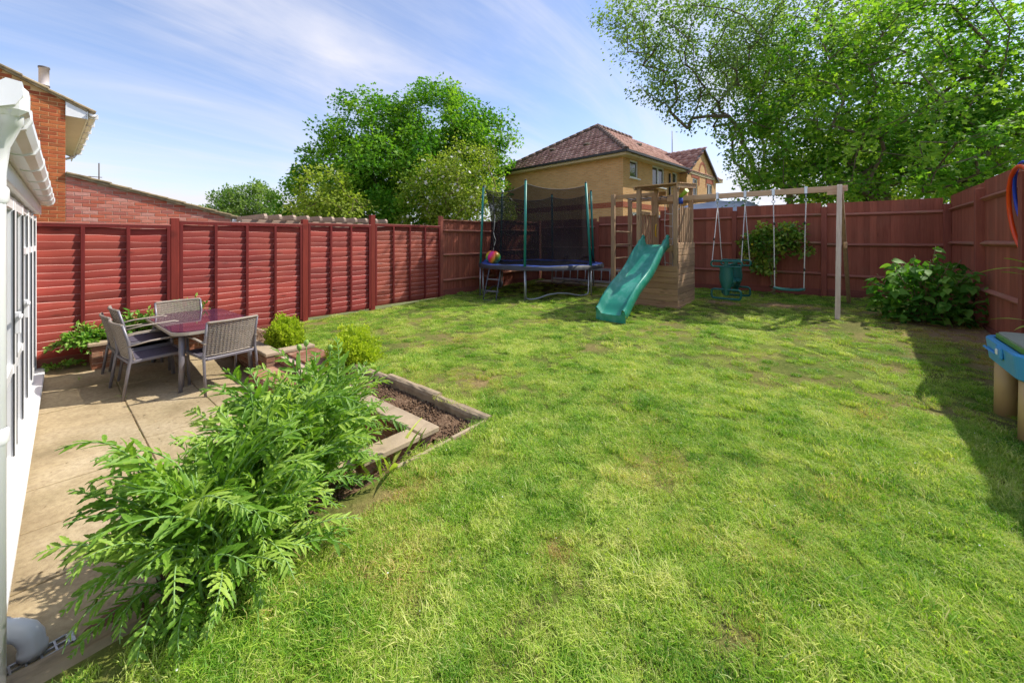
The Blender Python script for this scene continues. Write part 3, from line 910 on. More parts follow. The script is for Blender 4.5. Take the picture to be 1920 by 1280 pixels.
# ------------------------------------------------------------------ buildings
def wall_holes(mb, L, z0, z1, holes, depth, m=0, axis='x', at=0.0, sgn=1, slope=None):
    """flat wall with rectangular openings and reveals; axis: along x at y=at, or along y at x=at; reveals go inwards by depth*sgn"""
    xs = sorted({0.0, L} | {q for h in holes for q in (h[0], h[1])})
    zs = sorted({z0, z1} | {q for h in holes for q in (h[2], h[3])})
    def P(a, z, d=0.0):
        return (a, at+d*sgn, z) if axis == 'x' else (at+d*sgn, a, z)
    for i in range(len(xs)-1):
        for j in range(len(zs)-1):
            cx, cz = (xs[i]+xs[i+1])/2, (zs[j]+zs[j+1])/2
            if any(h[0] < cx < h[1] and h[2] < cz < h[3] for h in holes):
                continue
            mb.add([P(xs[i], zs[j]), P(xs[i+1], zs[j]), P(xs[i+1], zs[j+1]), P(xs[i], zs[j+1])], [(0, 1, 2, 3)], m)
    for (a, b, c, d) in holes:
        q = [P(a, c), P(b, c), P(b, d), P(a, d)]; w_ = [P(a, c, depth), P(b, c, depth), P(b, d, depth), P(a, d, depth)]
        mb.add(q+w_, [(0, 1, 5, 4), (1, 2, 6, 5), (2, 3, 7, 6), (3, 0, 4, 7)], m)
def far_window(parent, x0, x1, z0, z1, y, lights=1, axis='x'):
    """white framed casement set back in its opening, in a wall along local x facing -y"""
    w_, h_ = x1-x0, z1-z0
    mb = MB()
    f = .07
    cx, cz = (x0+x1)/2, (z0+z1)/2
    for (c, d) in (((cx, y, z0+f/2), (w_, .06, f)), ((cx, y, z1-f/2), (w_, .06, f)), ((x0+f/2, y-.002, cz), (f, .06, h_)), ((x1-f/2, y-.002, cz), (f, .06, h_))):
        mb.box(c, d)
    for k in range(1, lights):
        mb.box((x0+w_*k/lights, y-.004, cz), (f*1.3, .06, h_-.02))
    w = mb.build('window', M['upvc'], parent)
    for k in range(lights):
        mb = MB(); mb.box((x0+w_*(k+.5)/lights, y+.015, cz), (w_/lights-.03, .012, h_-.05))
        mb.build('pane', M['farglass'], w)
    mb = MB(); mb.box((cx, y-.09, z0-.025), (w_+.12, .16, .05))
    mb.build('sill', M['upvc'], w)
    return w
# --- yellow brick house behind the back fence
hu, hv = cg(4.78, 17.0)
ang = math.atan2(*reversed([q-p for p, q in zip((hu, hv), cg(4.78+.712, 17.0+.702))]))
Hs = thing('brick_house', 'yellow brick house with hipped brown tiled roof behind the back fence', 'house', (hu, hv, -.4), ang)
ZE, ZR = 5.72, 8.35                  # eaves and ridge above the house base
LB, WD = 11.2, 7.4
mb = MB()
wins = [(.6, 1.35, 4.72, 5.52, 1), (2.75, 4.05, 4.55, 5.55, 2), (5.0, 5.6, 4.72, 5.5, 1), (.55, 1.5, 1.95, 3.2, 2), (2.7, 4.2, 1.6, 3.2, 2)]
wall_holes(mb, LB, 0, ZE, [w_[:4] for w_ in wins], .1, 0, 'x', 0.0, 1)
mb.add([(0, 0, 0), (0, WD, 0), (0, WD, ZE), (0, 0, ZE)], [(0, 3, 2, 1)])
mb.add([(LB, 0, 0), (LB, WD, 0), (LB, WD, ZE), (LB, 0, ZE)], [(0, 1, 2, 3)])
mb.add([(0, WD, 0), (LB, WD, 0), (LB, WD, ZE), (0, WD, ZE)], [(0, 3, 2, 1)])
hw = mb.build('wall', M['ybrick'], Hs)
mb = MB()
mb.box((LB/2-.002, -.006, 3.5), (LB+.012, .012, .24)); mb.box((-.006, WD/2, 3.5), (.012, WD+.01, .24))
mb.build('red_brick_band', M['rband'], Hs)
for w_ in wins:
    far_window(Hs, *w_[:4], .07, w_[4])
# gable wing
GX0, GX1, GY = 5.95, 10.4, -.35
GP, GZE, GZR = 8.15, 5.55, 7.15
mb = MB()
gw = [(6.75, 7.45, 4.3, 5.35), (8.9, 9.75, 4.3, 5.25)]
gwl = [(h[0]-GX0, h[1]-GX0, h[2], h[3]) for h in gw]
tmp = MB(); wall_holes(tmp, GX1-GX0, 0, GZE, gwl, .1, 0, 'x', GY, 1)
tmp.v = [(x+GX0, y, z) for x, y, z in tmp.v]
tmp.add([(GX0, GY, GZE), (GX1, GY, GZE), (GP, GY, GZR)], [(0, 1, 2)])
tmp.add([(GX0, GY, 0), (GX0, .0, 0), (GX0, .0, GZE), (GX0, GY, GZE)], [(0, 1, 2, 3)])
tmp.add([(GX1, GY, 0), (GX1, .0, 0), (GX1, .0, GZE), (GX1, GY, GZE)], [(0, 1, 2, 3)])
gwall = tmp.build('gable_wall', M['ybrick'], Hs)
for h in gw:
    far_window(Hs, *h, GY+.07, 2 if h[0] > 8 else 1)
mb = MB()
for h in gw:
    mb.box(((h[0]+h[1])/2, GY-.006, h[3]+.16), (h[1]-h[0]+.35, .012, .3))
arc = []
for k in range(25):
    a = math.pi*k/24
    arc.append((GP+.05+.62*math.cos(a), 5.55+.85*math.sin(a)))
arc = [(GP+.67, 5.0)]+arc+[(GP-.57, 5.0)]
ins = [(GP+.05+(x-GP-.05)*.76, 5.55+(z-5.55)*.82 if z > 5.55 else z) for x, z in arc]
for k in range(len(arc)-1):
    p, q, r_, s_ = arc[k], arc[k+1], ins[k+1], ins[k]
    mb.add([(p[0], GY-.012, p[1]), (q[0], GY-.012, q[1]), (r_[0], GY-.012, r_[1]), (s_[0], GY-.012, s_[1])], [(0, 1, 2, 3)])
mb.build('red_brick_arch', M['rband'], Hs)
# roof planes of single lapped tiles, joined per plane
OV = .38
zlow = ZE-.02
def tile_plane(name, parent, O, ux, up, inside, nu, nv, tw=.30, th=.33, seed=1):
    r = np.random.default_rng(seed)
    O, ux, up = Vector(O), Vector(ux).normalized(), Vector(up).normalized()
    n_ = ux.cross(up).normalized()
    if n_.z < 0: n_ = -n_
    V, F, T = [], [], []
    for j in range(nv):
        for i in range(nu):
            x0 = i*tw+(tw/2 if j % 2 else 0)-tw/2
            if not inside(x0+tw/2, (j+.5)*th):
                continue
            tn = r.random()
            y0, y1 = j*th-.03, (j+1)*th
            h0, h1 = .045, .008
            g = .008
            base = len(V)
            for (x, y, h) in ((x0+g, y0, h0-.012), (x0+tw*.5, y0, h0+.016), (x0+tw-g, y0, h0-.012), (x0+tw-g, y1, h1-.012), (x0+tw*.5, y1, h1+.012), (x0+g, y1, h1-.012), (x0+g, y0, -.0), (x0+tw*.5, y0, 0), (x0+tw-g, y0, 0)):
                V.append(O+ux*x+up*y+n_*h); T.append(tn)
            F += [(base, base+1, base+4, base+5), (base+1, base+2, base+3, base+4), (base+6, base+7, base+1, base), (base+7, base+8, base+2, base+1)]
    o = piece(name, np_mesh(name, V, F, M['rooftile'], {'tint': T}), parent)
    o['kind'] = 'stuff'
    return o
rise = ZR-ZE
run = WD/2+OV
slen = math.hypot(run, rise)
apx = WD/2                            # hip apex in from the end wall
roofm = MB()
e = [(-OV, -OV, zlow), (LB+OV, -OV, zlow), (LB+OV, WD+OV, zlow), (-OV, WD+OV, zlow), (apx, WD/2, ZR), (LB-apx, WD/2, ZR)]
roofm.add(e, [(0, 1, 5, 4), (2, 3, 4, 5), (1, 2, 5), (3, 0, 4)])
roof = roofm.build('roof', M['ridge'], Hs)
W2 = WD+2*OV
tile_plane('roof_tiles', roof, (-OV, WD+OV, zlow), (0, -1, 0), (run, 0, rise), lambda x, y: y < slen and (W2/2-abs(x-W2/2)) > y/slen*W2/2+.02, int(W2/.3)+2, int(slen/.33)+1, seed=3)
tile_plane('roof_tiles', roof, (-OV, -OV, zlow), (1, 0, 0), (0, run, rise), lambda x, y: y < slen and x > y/slen*run and x < 12, 44, int(slen/.33)+1, seed=4)
hp = MB()
for a, b in (((-OV, -OV, zlow+.05), (apx, WD/2, ZR+.05)), ((-OV, WD+OV, zlow+.05), (apx, WD/2, ZR+.05)), ((apx, WD/2, ZR+.05), (LB-apx, WD/2, ZR+.05))):
    n = int((Vector(b)-Vector(a)).length/.42)
    for k in range(n):
        p, q = Vector(a).lerp(Vector(b), k/n), Vector(a).lerp(Vector(b), (k+1)/n)
        hp.tube([p, q], [.12, .105], 8)
hp.build('ridge_tiles', M['ridge'], roof)['kind'] = 'stuff'
mb = MB()
mb.box((LB/2, -OV/2, ZE-.10), (LB+2*OV-.04, OV, .16)); mb.box((-OV/2-.002, WD/2, ZE-.10), (OV, WD+2*OV-.03, .156))
mb.build('soffit', M['cream'], roof)
mb = MB()
mb.box((2.8, -OV-.05, ZE-.02), (6.4, .11, .1)); mb.box((-OV-.05, WD/2, ZE-.022), (.11, W2+.2, .1))
mb.box((4.55, -.06, 2.6), (.07, .07, 5.5))
mb.build('gutter', M['gutterdk'], roof)
for (x, y) in ((1.1, 2.6), (1.35, 5.0), (5.0, 1.9)):
    zz_ = zlow + min(x+OV, y+OV)/run*rise
    mb = MB(); mb.box((x, y, zz_+.05), (.3, .3, .14), (.2, -.4, 0), .03)
    mb.build('roof_vent', M['bark_dk'], roof)
gr = math.hypot(GP-GX0+.1, GZR-GZE)
gm = MB()
YI = 4.5
gm.add([(GX0-.12, GY-.12, GZE-.06), (GP, GY-.12, GZR+.02), (GP, YI, GZR+.02), (GX0-.12, YI, GZE-.06), (GX1+.12, GY-.12, GZE-.06), (GX1+.12, YI, GZE-.06)], [(0, 1, 2, 3), (1, 4, 5, 2)])
groof = gm.build('gable_roof', M['ridge'], Hs)
tile_plane('roof_tiles', groof, (GX0-.12, GY-.12, GZE-.06), (0, 1, 0), (GP-GX0+.12, 0, GZR-GZE+.08), lambda x, y: y < gr+.05, 15, int(gr/.33)+1, seed=6)
mb = MB(); mb.bar((GP, GY-.13, GZR+.0), (GX1+.14, GY-.13, GZE-.1), .03, .12); mb.bar((GP, GY-.13, GZR+.0), (GX0-.14, GY-.13, GZE-.1), .03, .12)
mb.build('verge', M['gutterdk'], groof)
mb = MB(); mb.tube([(9.6, 2.0, 6.0), (9.6, 2.0, 8.9)], .025, 6)
mb.build('aerial_pole', M['gutterdk'], groof)
# --- neighbour's red brick house beyond the left fence
NU, NV = -12.1, .31
Nh = thing('brick_house', 'red brick house with sloping verge and lower extension beyond the left fence', 'house', (NU, NV, -.4))
def vz(v): return 4.77 - .49*v       # underside of verge, v measured from the rear corner, house base at -.4
mb = MB()
mb.prism([(-6, 0), (0, 0), (0, vz(0)), (-6, vz(-6))], -7, 'x', 0, -.012)
gwl_ = mb.build('gable_wall', M['mortar'], Nh)
NB = chmesh('brick', (.215, .1025, .065), .004, M['brick_a'])
NBh = chmesh('brick', (.1025, .1025, .065), .004, M['brick_a'])
NX = chmesh('brick', (.215, .1025, .065), .004, M['brick_b'])
NXh = chmesh('brick', (.1025, .1025, .065), .004, M['brick_b'])
rb = random.Random(5)
for c in range(28, 71):
    z = c*.075+.0375
    x = -.1075 if c % 2 else -.051
    first = c % 2 == 0
    while x > -1.25:
        if z < vz(x)-.03:
            piece('brick', NBh if first else NB, gwl_, (-.0575, x, z), (0, 0, R(90)+rb.uniform(-.01, .01)))
        x -= .169 if first else .225
        first = False
def ez(v): return 3.27 - .262*v      # underside of extension roof
mb = MB()
mb.prism([(0.002, 0), (2.85, 0), (2.85, ez(2.85)), (0.002, ez(0))], -4, 'x', 0, -.014)
ewl = mb.build('extension_wall', M['mortar_p'], Nh)
for c in range(28, 44):
    z = c*.075+.0375+.02
    x = .115 if c % 2 else .06
    first = c % 2 == 0
    while x < 2.8:
        if z < ez(x)-.0:
            piece('brick', NXh if first else NX, ewl, (-.0595, x, z), (0, 0, R(90)+rb.uniform(-.01, .01)))
        x += .169 if first else .225
        first = False
# main roof slab with lapped tile edges, fascia box, gutter
mb = MB()
def slope_slab(mb, v0, v1, f, th, x0, x1, m=0):
    vs = [(x0, v0, f(v0)), (x0, v1, f(v1)), (x0, v1, f(v1)+th), (x0, v0, f(v0)+th)]
    vs += [(x1, y, z) for (_, y, z) in vs]
    mb.add(vs, [(0, 1, 2, 3), (7, 6, 5, 4), (0, 4, 5, 1), (1, 5, 6, 2), (2, 6, 7, 3), (3, 7, 4, 0)], m)
slope_slab(mb, -6, .30, vz, .05, .05, -7.0)
mroof = mb.build('roof', M['conc_tile'], Nh)
def tile_edge(parent, v0, v1, f, base, x1, step=.3):
    n = int((v1-v0)/step)
    sl_ = math.atan2(f(1)-f(0), 1)
    me = MB(); me.box((0, 0, 0), (1.2, step+.06, .04), None, .008)
    me = me.mesh('roof_tile', M['conc_tile'])
    for i in range(n):
        v = v0+(i+.5)*(v1-v0)/n
        for k in range(1):
            piece('roof_tile', me, parent, (x1-.6, v, f(v)+base), (sl_+.05, random.uniform(-.01, .01), random.uniform(-.01, .01)))
tile_edge(mroof, -1.2, .42, vz, .066, .075)
tile_edge(mroof, -6, -1.2, vz, .066, .075, .6)
mb = MB()
mb.add([(.03, .001, vz(0)-.29), (.03, .285, vz(.285)-.16), (.03, .285, vz(.285)-.005), (.03, .001, vz(0)-.005)], [(0, 1, 2, 3)])
mb.box((-3.4, .30, vz(.3)-.07), (6.85, .025, .17))
mb.build('fascia', M['upvc'], mroof)
mb = MB()
mb.add([(.028, .0, vz(0)-.29), (.028, .285, vz(.285)-.16), (-5.6, .285, vz(.285)-.16), (-5.6, 0, vz(0)-.29)], [(0, 1, 2, 3)])
mb.add([(-5.6, .0, vz(0)-.29), (-5.6, .285, vz(.285)-.16), (-5.6, .285, vz(.285)), (-5.6, 0, vz(0))], [(0, 1, 2, 3)])
sof = mb.build('soffit', M['soffit'], mroof)
for k in range(3):
    mb = MB(); mb.box((-.9-k*1.2, .12, vz(0)-.242), (.12, .03, .004), (R(24.5), 0, 0))
    mb.build('soffit_vent', M['render_dark'], sof)
mb = MB()
prof = [(.07*math.cos(a), .07*math.sin(a)) for a in [math.pi+math.pi*k/8 for k in range(9)]]
vs, fs = [], []
for x in (.08, -5.7):
    vs += [(x, .385+p[0], vz(.3)-.02+p[1]) for p in prof]
fs = [(k, k+1, k+10, k+9) for k in range(8)]
mb.add(vs, fs, 0, True)
for k in range(7):
    mb.box((-.05-k*.9, .385, vz(.3)-.06), (.03, .16, .1), None, .004)
mb.tube([(-5.5, .36, vz(.3)-.08), (-5.5, .30, vz(.3)-.2), (-5.5, .1, vz(.3)-.3), (-5.5, .06, vz(.3)-.45), (-5.5, .06, 2.9)], .034, 8)
mb.build('gutter', M['upvc'], mroof)
mb = MB()
mb.lathe([(.10, 0), (.10, .06), (.075, .08), (.075, .5), (.082, .5), (.082, .53), (.0, .54)], 14)
mb.build('flue_pipe', M['flue'], mroof, (-.35, -.28, vz(-.28)+.03))
mb = MB(); mb.lathe([(.083, .13), (.086, .145), (.083, .16)], 14); mb.lathe([(.084, .5), (.086, .52), (.083, .535), (0, .54)], 14)
mb.build('flue_collar', M['lead'], mroof, (-.35, -.28, vz(-.28)+.03))
mb = MB()
slope_slab(mb, -.0, 3.02, ez, .05, .05, -4)
eroof = mb.build('extension_roof', M['conc_tile'], Nh)
tile_edge(eroof, .02, 3.12, ez, .066, .07, .3)
mb = MB(); mb.box((.02, 2.93, ez(2.9)-.1), (.05, .16, .17), None, .004); mb.box((-2, 3.03, ez(3)-.07), (4, .02, .12)); mb.tube([(.07, 3.12, ez(3.1)-.05), (-4, 3.12, ez(3.1)-.05)], .055, 8)
mb.build('fascia', M['upvc'], eroof)
mb = MB(); mb.tube([(-1.2, .55, 3.0), (-1.2, .55, 3.75)], .012, 6); mb.tube([(-1.2, .38, 3.42), (-1.2, .6, 3.42)], .009, 6)
mb.build('aerial', M['lead'], eroof)

# --- white conservatory along the left edge (local x = along the wall from the camera towards the fence, y = out to the garden)
CA = math.atan2(.0264, -1.0)
Cv = thing('conservatory', 'white framed conservatory with glazed doors along the left edge', 'conservatory', (0, 0, 0), CA)
# in this frame garden side is local -y (x runs towards -X of the garden)
YW = .26
def cbx(c, d, ch=.004): 
    mb = MB(); mb.box(c, d, None, ch); return mb
X0, X1 = 2.0, 8.06
cbx(((X0+X1)/2+.0, .30, -.135), (X1-X0, .24, .05), .006).build('sill', M['upvc'], Cv)
cbx(((X0+X1)/2, .345, -.25), (X1-X0-.02, .2, .19), .004).build('plinth', M['upvc'], Cv)
cbx(((X0+X1)/2, .275, 1.945), (X1-X0, .12, .115), .004).build('head_beam', M['upvc'], Cv)
cbx((8.02, .295, .88), (.085, .075, 1.98)).build('corner_post', M['upvc'], Cv)
bays = [2.05, 2.95, 3.85, 4.75, 5.65, 6.45, 7.22, 7.97]
for i in range(len(bays)):
    if i < len(bays)-1:
        a, b = bays[i], bays[i+1]
        door = i in (2, 3)
        mb = MB()
        f = .09 if door else .06
        yy = .285 if door else .295
        z0, z1 = -.105, 1.865
        tr_ = 1.45 if not door else None
        for (c, d) in (((a+.035+f/2, yy, (z0+z1)/2), (f, .065, z1-z0)), ((b-.035-f/2, yy, (z0+z1)/2), (f, .065, z1-z0)), (((a+b)/2, yy+.001, z0+f/2), (b-a-.07, .062, f)), (((a+b)/2, yy+.001, z1-f/2), (b-a-.07, .062, f))):
            mb.box(c, d, None, .005)
        mb.box(((a+b)/2, yy+.001, .62 if door else tr_), (b-a-.1, .06, .07), None, .004)
        fo = mb.build('door_leaf' if door else 'window_frame', M['upvc'], Cv)
        for (q0, q1) in (((z0+f, .585), (.655, z1-f)) if door else ((z0+f, tr_-.035), (tr_+.035, z1-f))):
            cbx(((a+b)/2, yy+.004, (q0+q1)/2), (b-a-.07-2*f+.01, .012, q1-q0+.01), 0).build('pane', M['glass'], fo)
            g = MB()
            for xx in (a+.035+f, b-.035-f):
                g.box((xx, yy-.034, (q0+q1)/2), (.012, .006, q1-q0))
            g.build('seal', M['rubber'], fo)
        if door:
            mb = MB(); mb.box((b-.1, yy-.05, .95), (.03, .03, .16), None, .004); mb.box((b-.14, yy-.065, 1.0), (.12, .02, .022), None, .004)
            mb.build('handle', M['upvc'], fo)
    cbx((bays[i], .293, .88), (.062, .08, 1.975)).build('mullion', M['upvc'], Cv)
# soffit boards, gutter with brackets, rainwater pipe
for k in range(8):
    a = 2.2+k*.73
    cbx((a+.365, .225, 2.02), (.722, .17, .018), .003).build('soffit_board', M['upvc'], Cv)
gp = [(.135, 2.105), (.10, 2.10), (.098, 2.055), (.115, 2.02), (.15, 2.005), (.19, 2.008), (.205, 2.03)]
mb = MB()
vs = []
for x in (2.16, 8.05):
    vs += [(x, p[0], p[1]) for p in gp]
mb.add(vs, [(k, k+1, k+8, k+7) for k in range(6)], 0, False)
mb.add([(8.05, p[0], p[1]) for p in gp], [tuple(range(7))])
mb.add([(2.16, p[0], p[1]) for p in gp], [tuple(range(7))])
gut = mb.build('gutter', M['upvc'], Cv)
for k in range(8):
    x = 2.6+k*.73
    mb = MB()
    o = [(p[0]-.006 if p[0] < .15 else p[0], p[1]-.007) for p in gp]
    vs = [(x-.02, p[0], p[1]) for p in o]+[(x+.02, p[0], p[1]) for p in o]
    mb.add(vs, [(k_, k_+1, k_+8, k_+7) for k_ in range(6)]+[tuple(range(7)), tuple(range(13, 6, -1))])
    mb.build('gutter_bracket', M['upvc'], gut)
mb = MB()
xd = 2.33
mb.box((xd-.08, .15, 2.045), (.13, .125, .11), None, .02)
mb.build('gutter_outlet', M['upvc'], gut)
mb = MB()
mb.tube([(xd-.12, .13, 2.03), (xd-.06, .135, 1.98), (xd, .168, 1.90), (xd, .177, 1.80), (xd, .177, -.22)], .034, 12)
mb.build('downpipe', M['upvc'], Cv)
for z in (1.72, .85):
    mb = MB()
    mb.lathe([(.036, z-.03), (.041, z-.02), (.041, z+.02), (.036, z+.03)], 12, 0, Matrix.Translation((xd, .177, 0)))
    mb.build('pipe_clip', M['upvc'], Cv)
mb = MB()
rx = []
# inside: floor, back wall and ceiling so that the glass looks into a room
mb.add([(X0, .36, -.1), (X1, .36, -.1), (X1, 3.4, -.1), (X0, 3.4, -.1)], [(0, 1, 2, 3)])
mb.add([(X0, 3.4, -.1), (X1, 3.4, -.1), (X1, 3.4, 2.0), (X0, 3.4, 2.0)], [(0, 1, 2, 3)])
mb.add([(X1-.02, .36, -.1), (X1-.02, 3.4, -.1), (X1-.02, 3.4, 2.0), (X1-.02, .36, 2.0)], [(0, 1, 2, 3)])
mb.add([(X0, .36, -.1), (X0, 3.4, -.1), (X0, 3.4, 2.0), (X0, .36, 2.0)], [(0, 1, 2, 3)])
mb.build('room', M['room'], Cv)
mb = MB()
mb.add([(2.2, .2, 2.1), (X1, .2, 2.1), (X1, 3.6, 2.9), (2.2, 3.6, 2.9)], [(0, 1, 2, 3)])
mb.build('roof', M['upvc'], Cv)

# white waste pipe elbow and drain channel at the near end of the patio
wp = MB()
wp.tube([(-3.02, -.36, -.115), (-2.82, -.16, -.12), (-2.80, -.14, -.12), (-2.798, -.138, -.12), (-2.775, -.115, -.12), (-2.773, -.113, -.12), (-2.735, -.075, -.122), (-2.705, -.045, -.135), (-2.69, -.03, -.16), (-2.685, -.025, -.195), (-2.685, -.025, -.198), (-2.685, -.025, -.225), (-2.685, -.025, -.228), (-2.685, -.025, -.27)], [.038, .038, .038, .046, .046, .040, .041, .042, .042, .040, .046, .046, .038, .038], 20)
tag(wp.build('waste_pipe', M['upvc']), 'white plastic waste pipe elbow on the near patio corner', 'pipe')
dn = thing('drain_channel', 'narrow drain channel with grey grating at the near patio edge', 'drain', (-2.655, -.02, -.25), 0.12)
mb = MB()
for sx in (-1, 1):
    mb.box((sx*.036, -.2, .012), (.008, .62, .02), None, .002)
mb.box((0, .105, .012), (.08, .025, .02), None, .002)
mb.box((0, -.2, .012), (.006, .6, .016))
mb.build('frame', M['steel'], dn)
mb = MB(); mb.box((0, -.2, .0), (.07, .6, .004)); mb.build('channel_floor', M['rubber'], dn)
for k in range(14):
    mb = MB(); mb.box((0, .06-k*.042, .013), (.066, .007, .016)); mb.build('grate_bar', M['steel'], dn)
ce = MB(); ce.prism([(-2.605, -.25), (-2.18, -.25), (-2.18, -.055), (-2.30, -.06), (-2.46, -.13), (-2.58, -.20), (-2.60, -.225)], .80, 'y', 0, -.5)
tag(ce.build('drain_kerb', M['kerb']), 'rough concrete kerb between drain channel and lawn', 'kerb')
st_ = MB()
st_.lathe([(.0, .05), (.05, .045), (.085, .02), (.09, -.02), (.06, -.05)], 9)
for k, (x, y, sx, sy, rz, lb) in enumerate(((-2.57, .20, .9, 1.7, .5, 'flat brownish stone wedged beside the drain under the poppy leaves'),)):
    o = st_.build('edge_stone', M['clod'], None, (x, y, -.22), (0.05, .25, rz))
    o.scale = (sx, sy, .9)
    tag(o, lb, 'stone')

# --- pergola roof and tarpaulin shelter beyond the fences
pg = thing('pergola', 'pale timber pergola top showing over the red fence', 'pergola', (-10.5, 3.2, -.4))
for i in range(2):
    mb = MB(); mb.box((-.1-i*1.9, 1.55, 2.38), (.06, 3.6, .1), None, .006); mb.build('beam', M['pergola'], pg)
for i in range(11):
    mb = MB()
    mb.prism([(.45, 2.445), (.45, 2.50), (.38, 2.555), (-2.35, 2.555), (-2.4, 2.445)], .06, 'y', 0, .05+i*.31)
    mb.build('rafter', M['pergola'], pg)
for (x, y) in ((-.1, .15), (-.1, 3.1), (-2.0, .15), (-2.0, 3.1)):
    mb = MB(); mb.box((x, y, 1.16), (.09, .09, 2.33), None, .006); mb.build('post', M['pergola'], pg)
tp_ = thing('tarpaulin_shelter', 'pale grey tarpaulin shelter roof behind the swing beam', 'shelter', (-2.9, 13.1, -.4), R(8))
mb = MB()
nx, ny = 16, 10
vs, fs = [], []
for i in range(nx+1):
    for j in range(ny+1):
        x, y = -1.6+3.2*i/nx, -1.1+2.2*j/ny
        z = 3.16-.75*abs(y)/1.1-.28*max(0, abs(x)-.5)+.03*math.sin(4*x+2*y)+.02*math.sin(9*y-5*x)-.06*math.sin(math.pi*(i % 4)/4)
        vs.append((x, y, z))
for i in range(nx):
    for j in range(ny):
        a = i*(ny+1)+j
        fs.append((a, a+ny+1, a+ny+2, a+1))
mb.add(vs, fs, 0, True)
mb.build('canopy', M['tarp'], tp_)
for (x, y) in ((-1.5, -1), (1.5, -1), (-1.5, 1), (1.5, 1)):
    mb = MB(); mb.tube([(x, y, 0), (x, y, 2.2)], .025, 8); mb.build('pole', M['steel'], tp_)
print('buildings done')

# ------------------------------------------------------------------ garden furniture
tb = thing('garden_table', 'rectangular garden table with purple glass top and grey legs', 'table', (-6.74, 1.40, -.25), 0.03)
def rrect(a, b, r, n=8):
    p = []
    for (cx, cy, a0) in ((a-r, b-r, 0), (-a+r, b-r, 90), (-a+r, -b+r, 180), (a-r, -b+r, 270)):
        for k in range(n+1):
            an = R(a0+90*k/n)
            p.append((cx+r*math.cos(an), cy+r*math.sin(an)))
    return p
mb = MB(); mb.prism(rrect(.83, .44, .17), .010, 'z', 0, .722)
mb.build('glass_top', M['glasstop'], tb)
mb = MB()
o_, i_ = rrect(.845, .455, .18), rrect(.79, .40, .14)
n = len(o_)
vs = [(x, y, .721) for x, y in o_]+[(x, y, .688) for x, y in o_]+[(x, y, .688) for x, y in i_]+[(x, y, .721) for x, y in i_]
mb.add(vs, [(k, k+n, (k+1) % n+n, (k+1) % n) for k in range(n)]+[(k+n, k+2*n, (k+1) % n+2*n, (k+1) % n+n) for k in range(n)]+[(k+3*n, k, (k+1) % n, (k+1) % n+3*n) for k in range(n)], 0)
mb.build('rim', M['tableedge'], tb)
mb = MB()
for sy in (-1, 1):
    mb.box((0, sy*.33, .67), (1.4, .03, .04), None, .004)
for sx in (-1, 1):
    mb.box((sx*.66, 0, .668), (.03, .68, .04), None, .004)
mb.build('apron', M['chairfr'], tb)
for sx in (-1, 1):
    for sy in (-1, 1):
        mb = MB(); mb.tube([(sx*.70, sy*.35, .69), (sx*.705, sy*.352, .35), (sx*.735, sy*.37, 0)], [.032, .029, .022], 10)
        mb.build('leg', M['chairfr'], tb)
def back_pt(x, t_):                  # point on the curved back: x across -1..1, t from seat (0) to top (1)
    return Vector((x*.27, -.235-.03-.10*t_+.035*(x*x), .45+.40*t_))
def make_chair(label, weave='wicker'):
    c = thing('garden_chair', label, 'chair', group='chairs at the garden table')
    wv = MB()
    ns, nh = 15, 30
    for k in range(ns):
        x = -1+2*k/(ns-1)
        wv.tube([back_pt(x, .0+1.0*q/4) for q in range(5)], .0035, 4, cap=False)
    for h in range(nh):
        t_ = .04+.93*h/(nh-1)
        pts = []
        for k in range(2*(ns-1)+1):
            x = -1+2*k/(2*(ns-1))
            s_ = (.0048 if (k//2+h) % 2 else -.0048) if k % 2 == 0 else 0
            pts.append(back_pt(x, t_)+Vector((0, s_, 0)))
        wv.tube(pts, .0058, 4, cap=False)
    wv.build('woven_back', M[weave], c)['kind'] = 'stuff'
    for h_, r_ in ((1.0, .015), (.0, .011)):
        fr = MB()
        fr.tube([back_pt(-1+.1*q, h_) for q in range(21)], r_, 8)
        fr.build('back_rail', M['wicker'], c)
    st2 = MB()
    st2.prism([(-.24, -.25), (.24, -.25), (.25, .24), (-.25, .24)], .014, 'z', 0, .418)
    st2.build('seat', M['seatmesh'], c)
    sf = MB()
    for a, b in (((-.25, -.27, .415), (-.26, .25, .435)), ((.25, -.27, .415), (.26, .25, .435)), ((-.26, .25, .43), (.26, .25, .43)), ((-.25, -.265, .415), (.25, -.265, .415))):
        sf.bar(a, b, .028, .032, .004)
    sf.build('seat_frame', M['chairfr'], c)
    for sx in (-1, 1):
        mb = MB()
        mb.tube([(sx*.285, -.33, 0), (sx*.28, -.275, .40), (sx*.275, -.26, .46), back_pt(sx, .5), back_pt(sx, 1.0)], [.015, .016, .016, .015, .013], 8)
        mb.build('rear_leg', M['chairfr'], c)
        mb = MB()
        mb.tube([(sx*.29, .27, 0), (sx*.285, .255, .43), (sx*.285, .25, .62)], .016, 8)
        mb.build('front_leg', M['chairfr'], c)
        mb = MB()
        mb.tube([(sx*.275, -.30, .60), (sx*.29, -.1, .635), (sx*.29, .2, .645), (sx*.288, .26, .625)], [.014, .017, .018, .014], 8, flat=.6)
        mb.build('armrest', M['wicker'], c)
    return c
chA = make_chair('grey wicker chair at the near right end of the table, back towards us')
chA.location = (-5.98, 1.44, -.25); chA.rotation_euler = (0, 0, R(99))
def chair_copy(label, loc, rz, tilt=0):
    c = copy_tree(chA); c.location = loc; c.rotation_euler = (tilt, 0, rz); c['label'] = label
    return c
chair_copy('pale wicker chair at the fence end of the table, only its back showing', (-7.28, 1.36, -.20), R(-82))
chair_copy('wicker chair on the near long side, closest to us', (-6.48, .88, -.25), R(6))
chair_copy('wicker chair at the left near side, under a stacked chair', (-7.06, .84, -.235), R(3))
